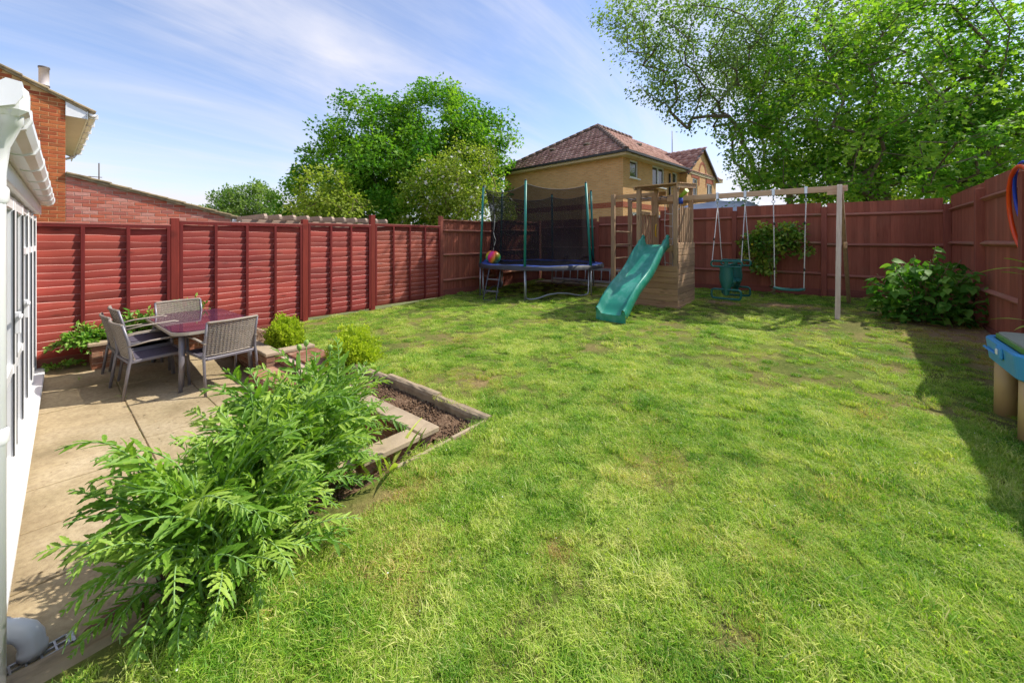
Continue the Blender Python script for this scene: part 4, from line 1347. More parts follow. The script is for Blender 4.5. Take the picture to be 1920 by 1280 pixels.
chair_copy('upper wicker chair stacked on the leftmost one', (-7.05, .915, -.155), R(3))

# ------------------------------------------------------------------ trampoline
TU, TV, TR_ = -6.30, 8.72, 1.62
tz = lz(TU, TV)
tr = thing('trampoline', 'round trampoline with green poles and dark safety net', 'trampoline', (TU, TV, tz))
RH = .76
def cir(r, z, n=48, a0=0):
    return [(r*math.cos(2*math.pi*k/n+a0), r*math.sin(2*math.pi*k/n+a0), z) for k in range(n)]
mb = MB()
p = cir(TR_, RH-.03); mb.tube(p+[p[0]], .022, 8, cap=False)
mb.build('frame_ring', M['steel'], tr)
mb = MB()
ps = cir(TR_-.32, RH-.02)
mb.add([(0, 0, RH-.035)]+[(x*q, y*q, RH-.035+.01*q) for q in (.5, 1) for x, y, _ in ps], [(0, 1+k, 1+(k+1) % 48) for k in range(48)]+[(1+k, 49+k, 49+(k+1) % 48, 1+(k+1) % 48) for k in range(48)], 0, True)
mb.build('jumping_mat', M['black_mat'], tr)
mb = MB()
rp = random.Random(3)
vs, fs = [], []
rings = [(TR_-.36, .012), (TR_-.28, .03), (TR_-.14, .035), (TR_+.02, .03), (TR_+.06, .01), (TR_+.065, -.07)]
nn = 72
for (r_, h) in rings:
    for k in range(nn):
        a = 2*math.pi*k/nn
        ruck = .0
        deg = math.degrees(a)
        if h > 0: ruck = .012*math.sin(7*a+r_*3)+.008*rp.random()
        if h > 0 and 186 < deg < 205: ruck += .09*math.sin(math.pi*(deg-186)/19)
        vs.append((r_*math.cos(a), r_*math.sin(a), RH+h+ruck))
for i in range(len(rings)-1):
    for k in range(nn):
        fs.append((i*nn+k, i*nn+(k+1) % nn, (i+1)*nn+(k+1) % nn, (i+1)*nn+k))
for i, f in enumerate(fs):
    mb.f.append(f); mb.m.append(0 if i//nn < 3 else 1); mb.sm.append(True)
mb.v = vs
mb.build('spring_pad', [M['blue_pad'], M['skirt']], tr)
angs = [-127, -67, -7, 60, 113, 173]
PT = 2.78
tops_ = []
for i, a in enumerate(angs):
    a = R(a)
    lean = .05
    x, y = (TR_+.03)*math.cos(a), (TR_+.03)*math.sin(a)
    x2, y2 = (TR_-lean)*math.cos(a), (TR_-lean)*math.sin(a)
    if i == 2:
        x2, y2 = (TR_-.12)*math.cos(a), (TR_-.12)*math.sin(a)
    tops_.append(Vector((x2, y2, PT)))
    mb = MB(); mb.tube([(x, y, RH-.06), (x2, y2, PT)], .030, 10)
    mb.build('pole_sleeve', M['green_sleeve'], tr)
    mb = MB(); mb.lathe([(.028, 0), (.03, .02), (.02, .035), (.006, .05), (0, .052)], 8, 0, Matrix.Translation((x2, y2, PT)))
    mb.build('pole_cap', M['rubber'], tr)
    mb = MB(); mb.tube([(x*1.005, y*1.005, lz(TU+x, TV+y)-tz), (x, y, RH-.05)], .02, 8)
    mb.build('pole_foot', M['steel'], tr)
# three W legs, each joining two neighbouring uprights along the ground
for (i, j) in ((1, 2), (3, 4), (5, 0)):
    a0, a1 = R(angs[i]), R(angs[j])
    while a1 < a0: a1 += 2*math.pi
    P0 = Vector((TR_*math.cos(a0), TR_*math.sin(a0), 0)); P1 = Vector((TR_*math.cos(a1), TR_*math.sin(a1), 0))
    P0, P1 = P0*.975, P1*.975
    def G(q, h):
        p = P0.lerp(P1, q); return (p.x, p.y, lz(TU+p.x, TV+p.y)-tz+h)
    mb = MB()
    mb.tube([G(0, RH-.04), G(.0, .12), G(.01, .05), G(.06, .022), G(.13, .022), G(.22, .05), G(.34, .11), G(.5, .135), G(.66, .11), G(.78, .05), G(.87, .022), G(.94, .022), G(.99, .05), G(1, .12), G(1, RH-.04)], .02, 8)
    mb.build('leg', M['steel'], tr)
# net: six sagging panels from pad to the pole tops
mb = MB(); hem = MB()
for i in range(6):
    A_, B_ = tops_[i], tops_[(i+1) % 6]
    n1, n2 = 14, 10
    vs, fs = [], []
    for q in range(n1+1):
        s_ = q/n1
        tp = A_.lerp(B_, s_)*.965
        tp.z = PT-.06-.12*4*s_*(1-s_)*(.9 if i % 2 else 1.1)
        aa = math.atan2(tp.y, tp.x)
        lo = Vector(((TR_-.16)*math.cos(aa), (TR_-.16)*math.sin(aa), RH+.02))
        for h in range(n2+1):
            t_ = h/n2
            p = lo.lerp(tp, t_)
            blg = .09*math.sin(math.pi*t_)*(1-.4*math.cos(7*aa))
            p.x -= blg*math.cos(aa); p.y -= blg*math.sin(aa)
            vs.append(p)
    for q in range(n1):
        for h in range(n2):
            k = q*(n2+1)+h
            fs.append((k, k+n2+1, k+n2+2, k+1))
    mb.add(vs, fs, 0, True)
    hem.tube([vs[q*(n2+1)+n2] for q in range(n1+1)], .008, 5, cap=False)
mb.build('safety_net', M['net'], tr)
hem.build('net_hem', M['nethem'], tr)
a = R(-113)
mb = MB()
mb.tube([(1.38*math.cos(a)+.03*math.sin(k*1.3), 1.38*math.sin(a)+.02*math.cos(k*2.1), 2.05-.11*k) for k in range(12)], .009, 5)
mb.build('entrance_cord', M['rope'], tr)
mb = MB()
mb.tube([(1.40*math.cos(a)+.02*math.sin(k), 1.40*math.sin(a), RH+.05+k*.16) for k in range(12)], .012, 5)
mb.build('net_zip', M['rubber'], tr)
# small step ladder leaning on the frame
ldp = Vector((-6.62, 6.83, 0)); ldz = lz(-6.62, 6.83)
sl_ = thing('step_ladder', 'small dark two step ladder leaning on the trampoline', 'ladder', (-6.50, 6.98, ldz), R(6))
for sx in (-.17, .17):
    mb = MB(); mb.tube([(sx*1.15, -.08, .02), (sx*1.1, -.06, .1), (sx, .14, RH+.0), (sx, .19, RH+.02)], .014, 8)
    mb.build('side_rail', M['darksteel'], sl_)
mb = MB(); mb.tube([(-.195, -.08, .02), (-.12, -.1, .012), (.12, -.1, .012), (.195, -.08, .02)], .014, 8); mb.build('foot_bar', M['darksteel'], sl_)
for z in (.22, .50):
    y = -.05+.2*z/RH
    mb = MB(); mb.box((0, y, z), (.40, .045, .03), None, .006); mb.build('step', M['chairfr'], sl_)
mb = MB()
bl = Vector((-6.86, 7.46, tz+RH+.19))
for (nm, lb, off, rot) in (('beach_ball', 'rainbow striped ball on the trampoline edge, in front', (0, 0, 0), (.5, -.95, .2)), ('beach_ball', 'orange and pink ball half hidden behind the rainbow ball', (-.2, .14, .01), (-.7, .5, .9))):
    mb = MB(); mb.lathe([(.17*math.sin(math.pi*k/16), -.17*math.cos(math.pi*k/16)) for k in range(17)], 24)
    o = mb.build(nm, M['ball'], None, bl+Vector(off), rot)
    tag(o, lb, 'ball', 'balls on the trampoline')
# aluminium ladder lying on its edge along the back fence
al = thing('extension_ladder', 'long aluminium ladder lying on its side along the back fence', 'ladder', (-7.2, 10.72, lz(-6, 10.7)), R(0))
mb = MB(); mb.box((1.55, 0, .06), (3.3, .03, .07), None, .006); mb.build('side_rail', M['alu'], al)
mb = MB(); mb.box((1.55, .04, .42), (3.3, .03, .07), None, .006); mb.build('side_rail', M['alu'], al)
for k in range(12):
    mb = MB(); mb.tube([(.05+k*.27, 0, .06), (.05+k*.27, .04, .42)], .016, 8); mb.build('rung', M['alu'], al)
sb = MB(); sb.box((1.7, -.02, -.005), (3.6, .55, .04), None, .004)
tag(sb.build('paving_strip', M['slab'], None, (-7.4, 10.45, lz(-6, 10.5)+.0)), 'pale paving strip under the ladder along the back fence', 'paving', kind='structure')

# ------------------------------------------------------------------ climbing tower with slide, monkey bars and swing beam
FX0, FX1, FY0, FY1 = -3.29, -2.54, 8.08, 9.08
g0 = lz(-2.9, 8.5)
tw = thing('climbing_tower', 'wooden climbing tower with boarded base, slat side and monkey bars', 'play tower', (0, 0, g0))
def gz(u, v): return lz(u, v)-g0
def post(u, v, zt, s=.085, nm='post'):
    mb = MB(); zb = gz(u, v)-.05
    mb.box((0, 0, (zt+zb)/2), (s, s, zt-zb), None, .006)
    return mb.build(nm, M['timber_z'], tw, (u, v, 0))
for (u, v, z) in ((FX0, FY0, 2.42), (FX1, FY0, 2.42), (FX0, FY1, 2.50), (FX1, FY1, 2.50)):
    post(u, v, z)
PZ = 1.22
for k in range(8):
    mb = MB(); mb.box((0, 0, 0), (FX1-FX0-.04, .115, .028), None, .004)
    mb.build('deck_board', M['timber'], tw, ((FX0+FX1)/2, FY0+.10+k*.12, PZ))
for v in (FY0+.06, FY1-.06):
    mb = MB(); mb.box((0, 0, 0), (FX1-FX0, .04, .1), None, .004); mb.build('joist', M['timber'], tw, ((FX0+FX1)/2, v, PZ-.07))
zb = gz(FX1, FY0)
BH = .118
bmx = chmesh('cladding_board', (FX1-FX0+.11, .022, BH-.004), .008, M['timber'])
for k in range(7):
    piece('cladding_board', bmx, tw, ((FX0+FX1)/2, FY0-.053-random.uniform(0, .003), zb+.07+k*BH), (0, random.uniform(-.004, .004), 0))
bmy = chmesh('cladding_board', (.022, FY1-FY0+.11, BH+.006), .008, M['timber_y'])
for k in range(10):
    piece('cladding_board', bmy, tw, (FX1+.054+random.uniform(0, .003), (FY0+FY1)/2, zb+.08+k*(BH+.01)), (random.uniform(-.004, .004), 0, 0))
mb = MB(); mb.box((FX1+.07, (FY0+FY1)/2, zb+.015), (.05, FY1-FY0+.16, .07), None, .004); mb.build('base_board', M['timber_y'], tw)
mb = MB(); mb.box(((FX0+FX1)/2, FY0-.072, zb+.005), (FX1-FX0+.14, .045, .06), None, .004); mb.build('base_board', M['timber'], tw)
slm = chmesh('slat', (.02, .062, .78), .004, M['timber_z'])
for k in range(8):
    piece('slat', slm, tw, (FX1+.055, FY0+.09+k*.117, PZ+.40+random.uniform(-.008, .008)), (0, 0, random.uniform(-.02, .02)))
for z in (PZ+.18, PZ+.68):
    mb = MB(); mb.box((FX1+.018, (FY0+FY1)/2, z), (.03, FY1-FY0-.08, .06), None, .004); mb.build('slat_rail', M['timber_y'], tw)
slm2 = chmesh('slat', (.02, .075, .72), .004, M['timber_z'])
for k in range(5):
    piece('slat', slm2, tw, (FX0-.055, FY0+.28+k*.15, PZ+.37), (0, 0, random.uniform(-.02, .02)))
mb = MB(); mb.box((FX0-.02, (FY0+FY1)/2+.1, PZ+.70), (.035, FY1-FY0-.2, .07), None, .004); mb.build('slat_rail', M['timber_y'], tw)
# roof of boards on a sloping frame
rt = math.atan2(.09, FY1-FY0)
rfb = chmesh('roof_board', (FX1-FX0+.22, .118, .022), .003, M['timber'])
for k in range(9):
    v = FY0-.06+k*.14
    piece('roof_board', rfb, tw, ((FX0+FX1)/2, v, 2.46+.09*(v-FY0)/(FY1-FY0)+.0), (rt, random.uniform(-.006, .006), 0))
mb = MB(); mb.box((FX1+.06, (FY0+FY1)/2, 2.46), (.04, FY1-FY0+.22, .095), (rt, 0, 0), .004); mb.build('fascia', M['timber_y'], tw)
mb = MB(); mb.box((FX0-.06, (FY0+FY1)/2, 2.46), (.035, FY1-FY0+.22, .07), (rt, 0, 0), .004); mb.build('fascia', M['timber_y'], tw)
mb = MB(); mb.box((-2.75, FY1+.062, 2.20), (1.35, .04, .10), None, .004); mb.build('header_beam', M['timber'], tw)
# monkey bars to the left with a rung ladder at their end
LU, LV0, LV1 = -4.37, 9.12, 10.12
post(LU, LV0, 2.46, .09); post(LU, LV1, 2.46, .09); post(-3.52, 9.55, 2.40, .085); post(FX0, LV1, 2.46, .085)
for v in (LV0+.065, LV1+.065):
    mb = MB(); mb.box((-3.78, v, 2.40), (1.36, .04, .10), None, .004); mb.build('side_beam', M['timber'], tw)
for k in range(6):
    u = LU+.12+k*.17
    mb = MB(); mb.tube([(u, LV0+.05, 2.40), (u, LV1+.07, 2.40)], .014, 8); mb.build('monkey_bar', M['darksteel'], tw)
for z in (.55, .88, 1.22, 1.55):
    mb = MB(); mb.tube([(LU, LV0, z), (LU, LV1, z)], .021, 10); mb.build('rung', M['timber_y'], tw)
# rope net behind, handles, telescope
mb = MB()
for k in range(4):
    u = -3.12+k*.17
    mb.tube([(u, FY1+.08+.02*math.sin(q*2+k), 2.15-q*.2) for q in range(10)], .009, 5)
for q in range(6):
    mb.tube([(-3.14+k*.09, FY1+.082+.012*math.sin(k+q), 1.95-q*.28-.03*math.sin(k*.6)) for k in range(7)], .009, 5)
mb.build('rope_net', M['rope'], tw)
for (u, v, z) in ((-3.52, 9.50, 1.62), (-3.25, 9.02, 1.55)):
    mb = MB(); mb.tube([(u-.0, v-.045, z-.14), (u+.0, v-.09, z-.11), (u, v-.10, z), (u, v-.09, z+.11), (u, v-.045, z+.14)], .015, 8)
    mb.build('grab_handle', M['yellowp'], tw)
mb = MB(); mb.tube([(0, 0, -.02), (0, 0, .1)], .055, 10); mb.build('telescope_mount', M['bluep'], tw, (FX1+.03, FY0+.16, PZ+.86))
mb = MB(); mb.tube([(-.10, .06, .06), (.02, -.01, .14), (.15, -.08, .24)], [.032, .038, .046], 10); mb.build('telescope', M['limep'], tw, (FX1+.03, FY0+.18, PZ+.86))
# slide
sd = thing('slide', 'green plastic wavy slide coming off the climbing tower', 'slide', (-2.93, FY0-.03, g0), R(-4))
gb = lz(-2.95, 6.3)-g0
prof = []
N = 48
for k in range(N+1):
    s_ = k/N
    y = -1.78*s_
    z0_ = 1.24*(1-s_)**1.0
    z = PZ+.03 - (PZ+.03-gb-.14)*(s_*1.0) + .075*math.sin(2*math.pi*s_*1.5+.3)*(1-s_)*1.4*s_**.3 + .02*math.sin(math.pi*s_)
    if s_ < .05: z = PZ+.03-.06*s_
    prof.append([y, z])
P_ = np.array(prof)
for _ in range(4):
    P_[1:-1, 1] = (P_[:-2, 1]+P_[1:-1, 1]*2+P_[2:, 1])/4
fl = P_.copy()
kk = int(N*.86)
for k in range(kk, N+1):             # flat run-out at the bottom
    q = (k-kk)/(N-kk)
    fl[k, 1] = fl[kk, 1]*(1-q)+(gb+.12)*q if q < .7 else gb+.12+.0*q
fl[:, 1] = np.convolve(np.pad(fl[:, 1], 2, 'edge'), np.ones(5)/5, 'valid')
hw_ = .25
cs = [(-hw_-.005, -.07), (-hw_-.035, -.05), (-hw_-.03, .105), (-hw_-.005, .12), (-hw_+.022, .105), (-hw_+.05, .012), (-hw_+.085, .0), (0, -.004), (hw_-.085, .0), (hw_-.05, .012), (hw_-.022, .105), (hw_+.005, .12), (hw_+.03, .105), (hw_+.035, -.05), (hw_+.005, -.07)]
vs, fs = [], []
for k in range(N+1):
    t_ = fl[min(k+1, N)]-fl[max(k-1, 0)]
    nrm = np.array([-t_[1], t_[0]]); nrm = nrm/np.linalg.norm(nrm)
    if nrm[1] < 0: nrm = -nrm
    for (x, h) in cs:
        hh = h*(1.25 if k < 5 and h > 0.05 else 1)
        vs.append((x, fl[k, 0]+nrm[0]*hh, max(fl[k, 1]+nrm[1]*hh, gb-.02)))
nc = len(cs)
for k in range(N):
    for j in range(nc-1):
        fs.append((k*nc+j, k*nc+j+1, (k+1)*nc+j+1, (k+1)*nc+j))
mb = MB(); mb.add(vs, fs, 0, True)
e = [(x, fl[N, 0]-.012, z) for (x, z) in ((-hw_-.035, gb-.02), (hw_+.035, gb-.02), (hw_+.03, fl[N, 1]+.09), (hw_-.03, fl[N, 1]+.07), (hw_-.07, fl[N, 1]), (-hw_+.07, fl[N, 1]), (-hw_+.03, fl[N, 1]+.07), (-hw_-.03, fl[N, 1]+.09))]
mb.add(e, [tuple(range(8))])
mb.build('chute', M['greenplast'], sd)
for sx in (-1, 1):
    mb = MB()
    mb.tube([(sx*(hw_+.004), fl[0, 0]+.02, fl[0, 1]+.14), (sx*(hw_+.004), fl[0, 0]-.03, fl[0, 1]+.17), (sx*(hw_+.004), fl[3, 0], fl[3, 1]+.12)], [.03, .032, .02], 8)
    mb.build('lip', M['greenplast'], sd)
# swing frame
BZ, BV = 2.43, 8.62
sg0 = lz(-.07, 8.27)
sw = thing('swing_set', 'pale timber swing beam with braced end post', 'swing frame', (0, 0, 0))
mb = MB(); mb.bar((FX1-.35, BV+.02, BZ), (.06, BV, BZ-.01), .055, .10, .006); mb.build('beam', M['timber_pale'], sw)
mb = MB(); mb.bar((-.07, 8.27, sg0-.06), (-.045, BV-.07, BZ+.045), .07, .07, .006); mb.build('front_post', M['timber_pale_z'], sw)
mb = MB(); mb.bar((.09, 10.30, lz(.09, 10.3)-.06), (-.03, BV+.11, BZ-.02), .06, .085, .006); mb.build('rear_brace', M['timber_z'], sw)
mb = MB(); mb.box((.03, 9.05, 1.47), (.05, 1.15, .095), None, .004); mb.build('cross_tie', M['timber_y'], sw)
mb = MB(); mb.box((-.1, BV-.045, BZ-.075), (.22, .03, .075), None, .003); mb.build('cleat', M['timber_pale'], sw)
for u in (-1.91, -1.43, -.98, -.5):
    mb = MB()
    mb.box((u, BV+.006, BZ), (.045, .066, .125), None, .003)
    mb.tube([(u, BV, BZ-.06), (u, BV, BZ-.15)], .012, 6)
    h = [(u+.024*math.cos(k*math.pi/6), BV, BZ-.17+.024*math.sin(k*math.pi/6)) for k in range(13)]
    mb.tube(h, .006, 5)
    mb.build('hanger', M['chrome_blue'], sw)
# plank swing
ps_ = thing('plank_swing', 'green plastic swing seat on pale ropes right of the two seat swing', 'swing', (-.74, BV-.05, .68))
mb = MB()
vs, fs = [], []
cr = [(-.075, -.02), (-.08, .0), (-.07, .018), (0, .012), (.07, .018), (.08, .0), (.075, -.02), (0, -.026)]
for k in range(15):
    x = -.23+.46*k/14
    zz_ = .03*(abs(x)/.23)**3
    for (y, z) in cr:
        vs.append((x, y, z+zz_-.006))
for k in range(14):
    for j in range(8):
        fs.append((k*8+j, k*8+(j+1) % 8, (k+1)*8+(j+1) % 8, (k+1)*8+j))
fs += [tuple(range(8)), tuple(range(15*8-1, 14*8-1, -1))]
mb.add(vs, fs, 0, True); mb.build('seat', M['darkgreen'], ps_)
for sx, ux in ((-1, -.98), (1, -.5)):
    mb = MB()
    tpx = ux+.74
    mb.tube([(tpx, .05, BZ-.19-.68), (tpx*.96, .035, 1.1), (sx*.215, .0, .04), (sx*.215, 0, -.01)], .009, 6)
    mb.build('rope', M['rope'], ps_)
    for z in (1.15, .33):
        mb = MB(); mb.tube([(tpx*(.93 if z > 1 else .92), .035*z/1.2, z), (tpx*(.93 if z > 1 else .92), .035*z/1.2, z+.05)], .016, 6); mb.build('rope_clamp', M['rubber'], ps_)
# two seat glider
gd = thing('glider_swing', 'dark green two seat glider swing on four pale ropes', 'swing', (-1.67, BV, .52), R(-3))
def frame_loop(mb, y, z, hx, hz, r, rr=.05):
    pts = []
    for (cx, cz, a0) in ((hx-rr, hz-rr, 0), (-hx+rr, hz-rr, 90), (-hx+rr, -hz+rr, 180), (hx-rr, -hz+rr, 270)):
        for k in range(6):
            an = R(a0+18*k)
            pts.append((cx+rr*math.cos(an), y, z+cz+rr*math.sin(an)))
    pts.append(pts[0]); pts.append(pts[1])
    mb.tube(pts, r, 8, cap=False)
for s_ in (-1, 1):
    yb = s_*.33
    mb = MB()
    # hourglass back panel
    vs, fs = [], []
    pf = [(0.0, .045), (.08, .055), (.16, .085), (.25, .115), (.34, .125), (.42, .115), (.48, .11), (.52, .13)]
    for (z, hx) in pf:
        for q in range(7):
            x = -hx+2*hx*q/6
            vs.append((x, yb-s_*.0+s_*(.045*(1-(x/hx)**2)), z))
        for q in range(7):
            x = hx-2*hx*q/6
            vs.append((x, yb-s_*.03+s_*(.03*(1-(x/hx)**2)), z))
    for i in range(len(pf)-1):
        for j in range(14):
            fs.append((i*14+j, i*14+(j+1) % 14, (i+1)*14+(j+1) % 14, (i+1)*14+j))
    mb.add(vs, fs, 0, True); mb.build('backrest', M['darkgreen'], gd)
    mb = MB(); frame_loop(mb, yb+s_*.0, .585, .265, .052, .018, .045)
    mb.box((0, yb, .585), (.07, .03, .09), None, .01)
    mb.build('handlebar', M['darkgreen'], gd)
    mb = MB(); frame_loop(mb, yb+s_*.02, .02, .25, .085, .019, .05)
    mb.build('foot_rest', M['darkgreen'], gd)
    mb = MB(); mb.box((0, s_*.20, .24), (.24, .24, .05), (s_*.06, 0, 0), .018); mb.build('seat', M['darkgreen'], gd)
mb = MB(); mb.tube([(0, -.34, .08), (0, -.15, .15), (0, .15, .15), (0, .34, .08)], .035, 8); mb.tube([(0, 0, .15), (0, 0, .45)], .03, 8); mb.tube([(0, -.33, .56), (0, .33, .56)], .025, 8)
mb.build('centre_bar', M['darkgreen'], gd)
for s_ in (-1, 1):
    for sx in (-1, 1):
        mb = MB(); mb.tube([(sx*.24, 0, BZ-.19-.52), (sx*.25, s_*.32, .64), (sx*.25, s_*.33, .58)], .008, 6); mb.build('rope', M['rope'], gd)
        mb = MB(); mb.tube([(sx*.247, s_*.20, 1.08), (sx*.248, s_*.215, 1.03)], .015, 6); mb.build('rope_clamp', M['rubber'], gd)
# ------------------------------------------------------------------ water table, hoops
wt = thing('water_table', 'pale blue toy water table with tan legs at the right edge', 'toy table', (1.28, 4.72, lz(1.2, 4.7)), R(0))
mb = MB()
o1 = rrect(.36, .42, .1); n = len(o1)
lv = [(.42, .92), (.44, .985), (.60, 1.03), (.615, 1.0), (.612, .93), (.55, .88)]
vs = [(x*k, y*k, z) for z, k in lv for x, y in o1]
fs = [(i*n+j, i*n+(j+1) % n, (i+1)*n+(j+1) % n, (i+1)*n+j) for i in range(len(lv)-1) for j in range(n)]
fs += [tuple(range(n))[::-1], tuple((len(lv)-1)*n+j for j in range(n))]
mb.add(vs, fs, 0, False); mb.build('tub', M['tablebl'], wt)
mb = MB()
mb.box((-.372, -.05, .555), (.02, .14, .09), None, .012); mb.box((-.372, .22, .52), (.02, .3, .02), None, .008)
mb.build('tub_moulding', M['tablebl'], wt)
mb = MB(); mb.box((-.386, -.05, .56), (.012, .04, .045), None, .006); mb.build('drain_plug', M['upvc'], wt)
mb = MB()
o2 = [(x*.9, y*.9) for x, y in o1]
mb.prism(o2, .03, 'z', 0, .612); mb.build('lid_rim', M['lidrim'], wt)
mb = MB(); mb.prism([(x*.96, y*.96) for x, y in o2], .022, 'z', 0, .634); mb.build('lid', M['lidgr'], wt)
for (x, y) in ((-.22, .29), (.22, .29), (-.22, -.29), (.22, -.29)):
    mb = MB()
    for q in (-1, 1):
        mb.tube([(q*.055, 0, -.02), (q*.055, 0, .48)], [.068, .062], 12)
    mb.build('leg', M['tan'], wt, (x, y, 0), (0, 0, .3))
hp_ = [('hula_hoop', 'orange and yellow hula hoop hanging on the right fence', (1.47, 6.68, 1.86), .48, M['hoop_o'], .021), ('hula_hoop', 'blue hula hoop hanging inside the orange hoop on the right fence', (1.48, 6.66, 2.02), .36, M['hoop_b'], .016)]
for nm, lb, c, r_, mt, th in hp_:
    mb = MB(); pts = [(0, r_*math.cos(2*math.pi*k/40), r_*math.sin(2*math.pi*k/40)) for k in range(42)]
    mb.tube(pts, th, 8, cap=False)
    tag(mb.build(nm, mt, None, c, (0, R(-5), 0)), lb, 'hoop', 'hoops on the fence')
print('things done')

# ------------------------------------------------------------------ vegetation
LEAF2 = (np.array([(0, 0, 0), (.33, .45, .09), (0, 1, 0), (-.33, .45, .09)], float), np.array([(0, 1, 2), (0, 2, 3)]))
_st = []
for k in range(10):
    a = math.pi/2+2*math.pi*k/10+.0
    rad = (.56 if k % 2 == 0 else .33)
    if k == 5: rad = .16
    _st.append((rad*math.cos(a), .45+rad*math.sin(a), -.10*abs(math.cos(a))))
LEAF5 = (np.array([(0, .42, .03)]+_st, float), np.array([(0, 1+k, 1+(k+1) % 10) for k in range(10)]))
def unit(a):
    return a/np.maximum(np.linalg.norm(a, axis=1, keepdims=True), 1e-9)
def leaves_mesh(name, C, D, Nn, S, mat, tmpl=LEAF2, wid=1.0, tint=None, r=None):
    """leaves with base C, direction D, normal hint Nn and length S"""
    T, F = tmpl
    D = unit(D); X = unit(np.cross(D, Nn)); Z = np.cross(X, D)
    P = C[:, None, :] + S[:, None, None]*(T[None, :, 0:1]*wid*X[:, None, :]+T[None, :, 1:2]*D[:, None, :]+T[None, :, 2:3]*Z[:, None, :])
    n = len(T)
    FA = (F[None]+(np.arange(len(C))*n)[:, None, None]).reshape(-1, F.shape[1])
    ti = np.repeat(tint if tint is not None else r.random(len(C)), n)
    return np_mesh(name, P.reshape(-1, 3), FA, mat, {'tint': ti})
def tree(name, label, base, trunk_h, blobs, nclump, per, leaf, mat, bark, seed, clump_r=.45, r0=.16, tmpl=LEAF2, up=.25, wid=1.0, group=None, droop=.3, shell=.55, cat='tree', extra=None, twig=.006):
    r = np.random.default_rng(seed)
    base = np.array(base, float)
    t_ = thing(name, label, cat, tuple(base), 0, group)
    wts = np.array([b[3]*b[4]*b[5]*(b[6] if len(b) > 6 else 1) for b in blobs]); wts /= wts.sum()
    pts = []
    while len(pts) < nclump:
        b = blobs[r.choice(len(blobs), p=wts)]
        d = r.normal(size=3); d /= np.linalg.norm(d)
        q = (shell+(1-shell)*r.random())**.6 if r.random() < .8 else r.random()**.5
        p = np.array(b[:3])+d*q*np.array(b[3:6])
        if p[2] > .5 and all(np.sum((p-o)**2) > (clump_r*.55)**2 for o in pts[-60:]):
            pts.append(p)
    pts = np.array(pts)
    nodes = [np.zeros(3)]; par = [-1]
    top = np.array([r.uniform(-.15, .15), r.uniform(-.15, .15), trunk_h])
    ns = 6
    for k in range(1, ns+1):
        nodes.append(top*k/ns+np.array([r.uniform(-.06, .06), r.uniform(-.06, .06), 0])); par.append(k-1)
    order = np.argsort(np.linalg.norm(pts-top, axis=1))
    tips = []
    for i in order:
        p = pts[i]
        A = np.array(nodes)
        dv = p-A
        dist = np.linalg.norm(dv, axis=1)
        # prefer joining low and inwards so that limbs sweep up and out
        cost = dist + .9*np.maximum(0, A[:, 2]-p[2]+.35*dist) + (np.arange(len(A)) < 3)*2.5
        j = int(np.argmin(cost))
        nseg = max(1, min(4, int(dist[j]/.5)))
        a = A[j]; last = j
        for s_ in range(1, nseg+1):
            q = s_/nseg
            pos = a+(p-a)*q+np.array([0, 0, up*dist[j]*q*(1-q)])+r.normal(size=3)*.03*dist[j]*(s_ < nseg)
            nodes.append(pos); par.append(last); last = len(nodes)-1
        tips.append(last)
    n = len(nodes)
    cnt = np.zeros(n)
    for i in tips: cnt[i] += 1
    for i in range(n-1, 0, -1):
        cnt[par[i]] += cnt[i]
    rad = np.minimum(r0, twig*1.1*np.maximum(cnt, 1)**.52)
    rad[:4] = np.maximum(rad[:4], r0*np.array([1.35, 1.1, 1.0, .95]))
    V, F = [], []
    K = 6
    N_ = np.array(nodes)
    for i in range(1, n):
        a, b = N_[par[i]], N_[i]
        d = b-a
        L = np.linalg.norm(d)
        if L < 1e-4: continue
        d = d/L
        x = np.cross(d, [0, 0, 1.0]) if abs(d[2]) < .9 else np.cross(d, [1.0, 0, 0])
        x /= np.linalg.norm(x); y = np.cross(d, x)
        o = len(V)
        ra = min(rad[par[i]], rad[i]*1.5) if par[i] > ns else rad[par[i]]
        for c, rr in ((a, ra), (b, rad[i])):
            for k in range(K):
                an = 2*math.pi*k/K
                V.append(c+rr*(x*math.cos(an)+y*math.sin(an)))
        F += [(o+k, o+(k+1) % K, o+K+(k+1) % K, o+K+k) for k in range(K)]
    piece('trunk', np_mesh('trunk', V, F, bark, None, True), t_)
    # leaves: sprays along the twig and around each tip
    tp = N_[tips]
    pr = N_[[par[i] for i in tips]]
    C = np.repeat(tp, per, axis=0); Pp = np.repeat(pr, per, axis=0)
    nl = len(C)
    csz = np.repeat(r.uniform(.55, 1.25, len(tips)), per)[:, None]
    q = r.random((nl, 1))**1.4
    off = r.normal(size=(nl, 3))
    ln_ = np.linalg.norm(off, axis=1, keepdims=True)
    off = off/ln_*np.minimum(ln_, 1.9)*np.array([1, 1, .75])*clump_r*.47*csz
    C = C-(C-Pp)*q*.45+off
    outd = unit(off+1e-4)
    ctr = pts.mean(0)
    D = unit(outd*.8+r.normal(size=(nl, 3))*.7+unit(C-ctr)*.4-np.array([0, 0, droop]))
    Nn = unit(r.normal(size=(nl, 3))*.55+np.array([0, 0, 1.0])+unit(C-ctr)*.35)
    S = leaf*r.uniform(.6, 1.25, nl)
    tint = np.clip(np.repeat(r.random(len(tips)), per)*.62+r.random(nl)*.38, 0, 1)
    cr = piece('crown', leaves_mesh('crown', C, D, Nn, S, mat, tmpl, wid, tint), t_)
    if extra:
        k = r.choice(nl, extra[0], replace=False)
        piece('blossom', leaves_mesh('blossom', C[k]+outd[k]*.05, r.normal(size=(extra[0], 3)), r.normal(size=(extra[0], 3)), np.full(extra[0], extra[1])*r.uniform(.6, 1.3, extra[0]), extra[2], LEAF5, 1.0, None, r), t_)
    return t_
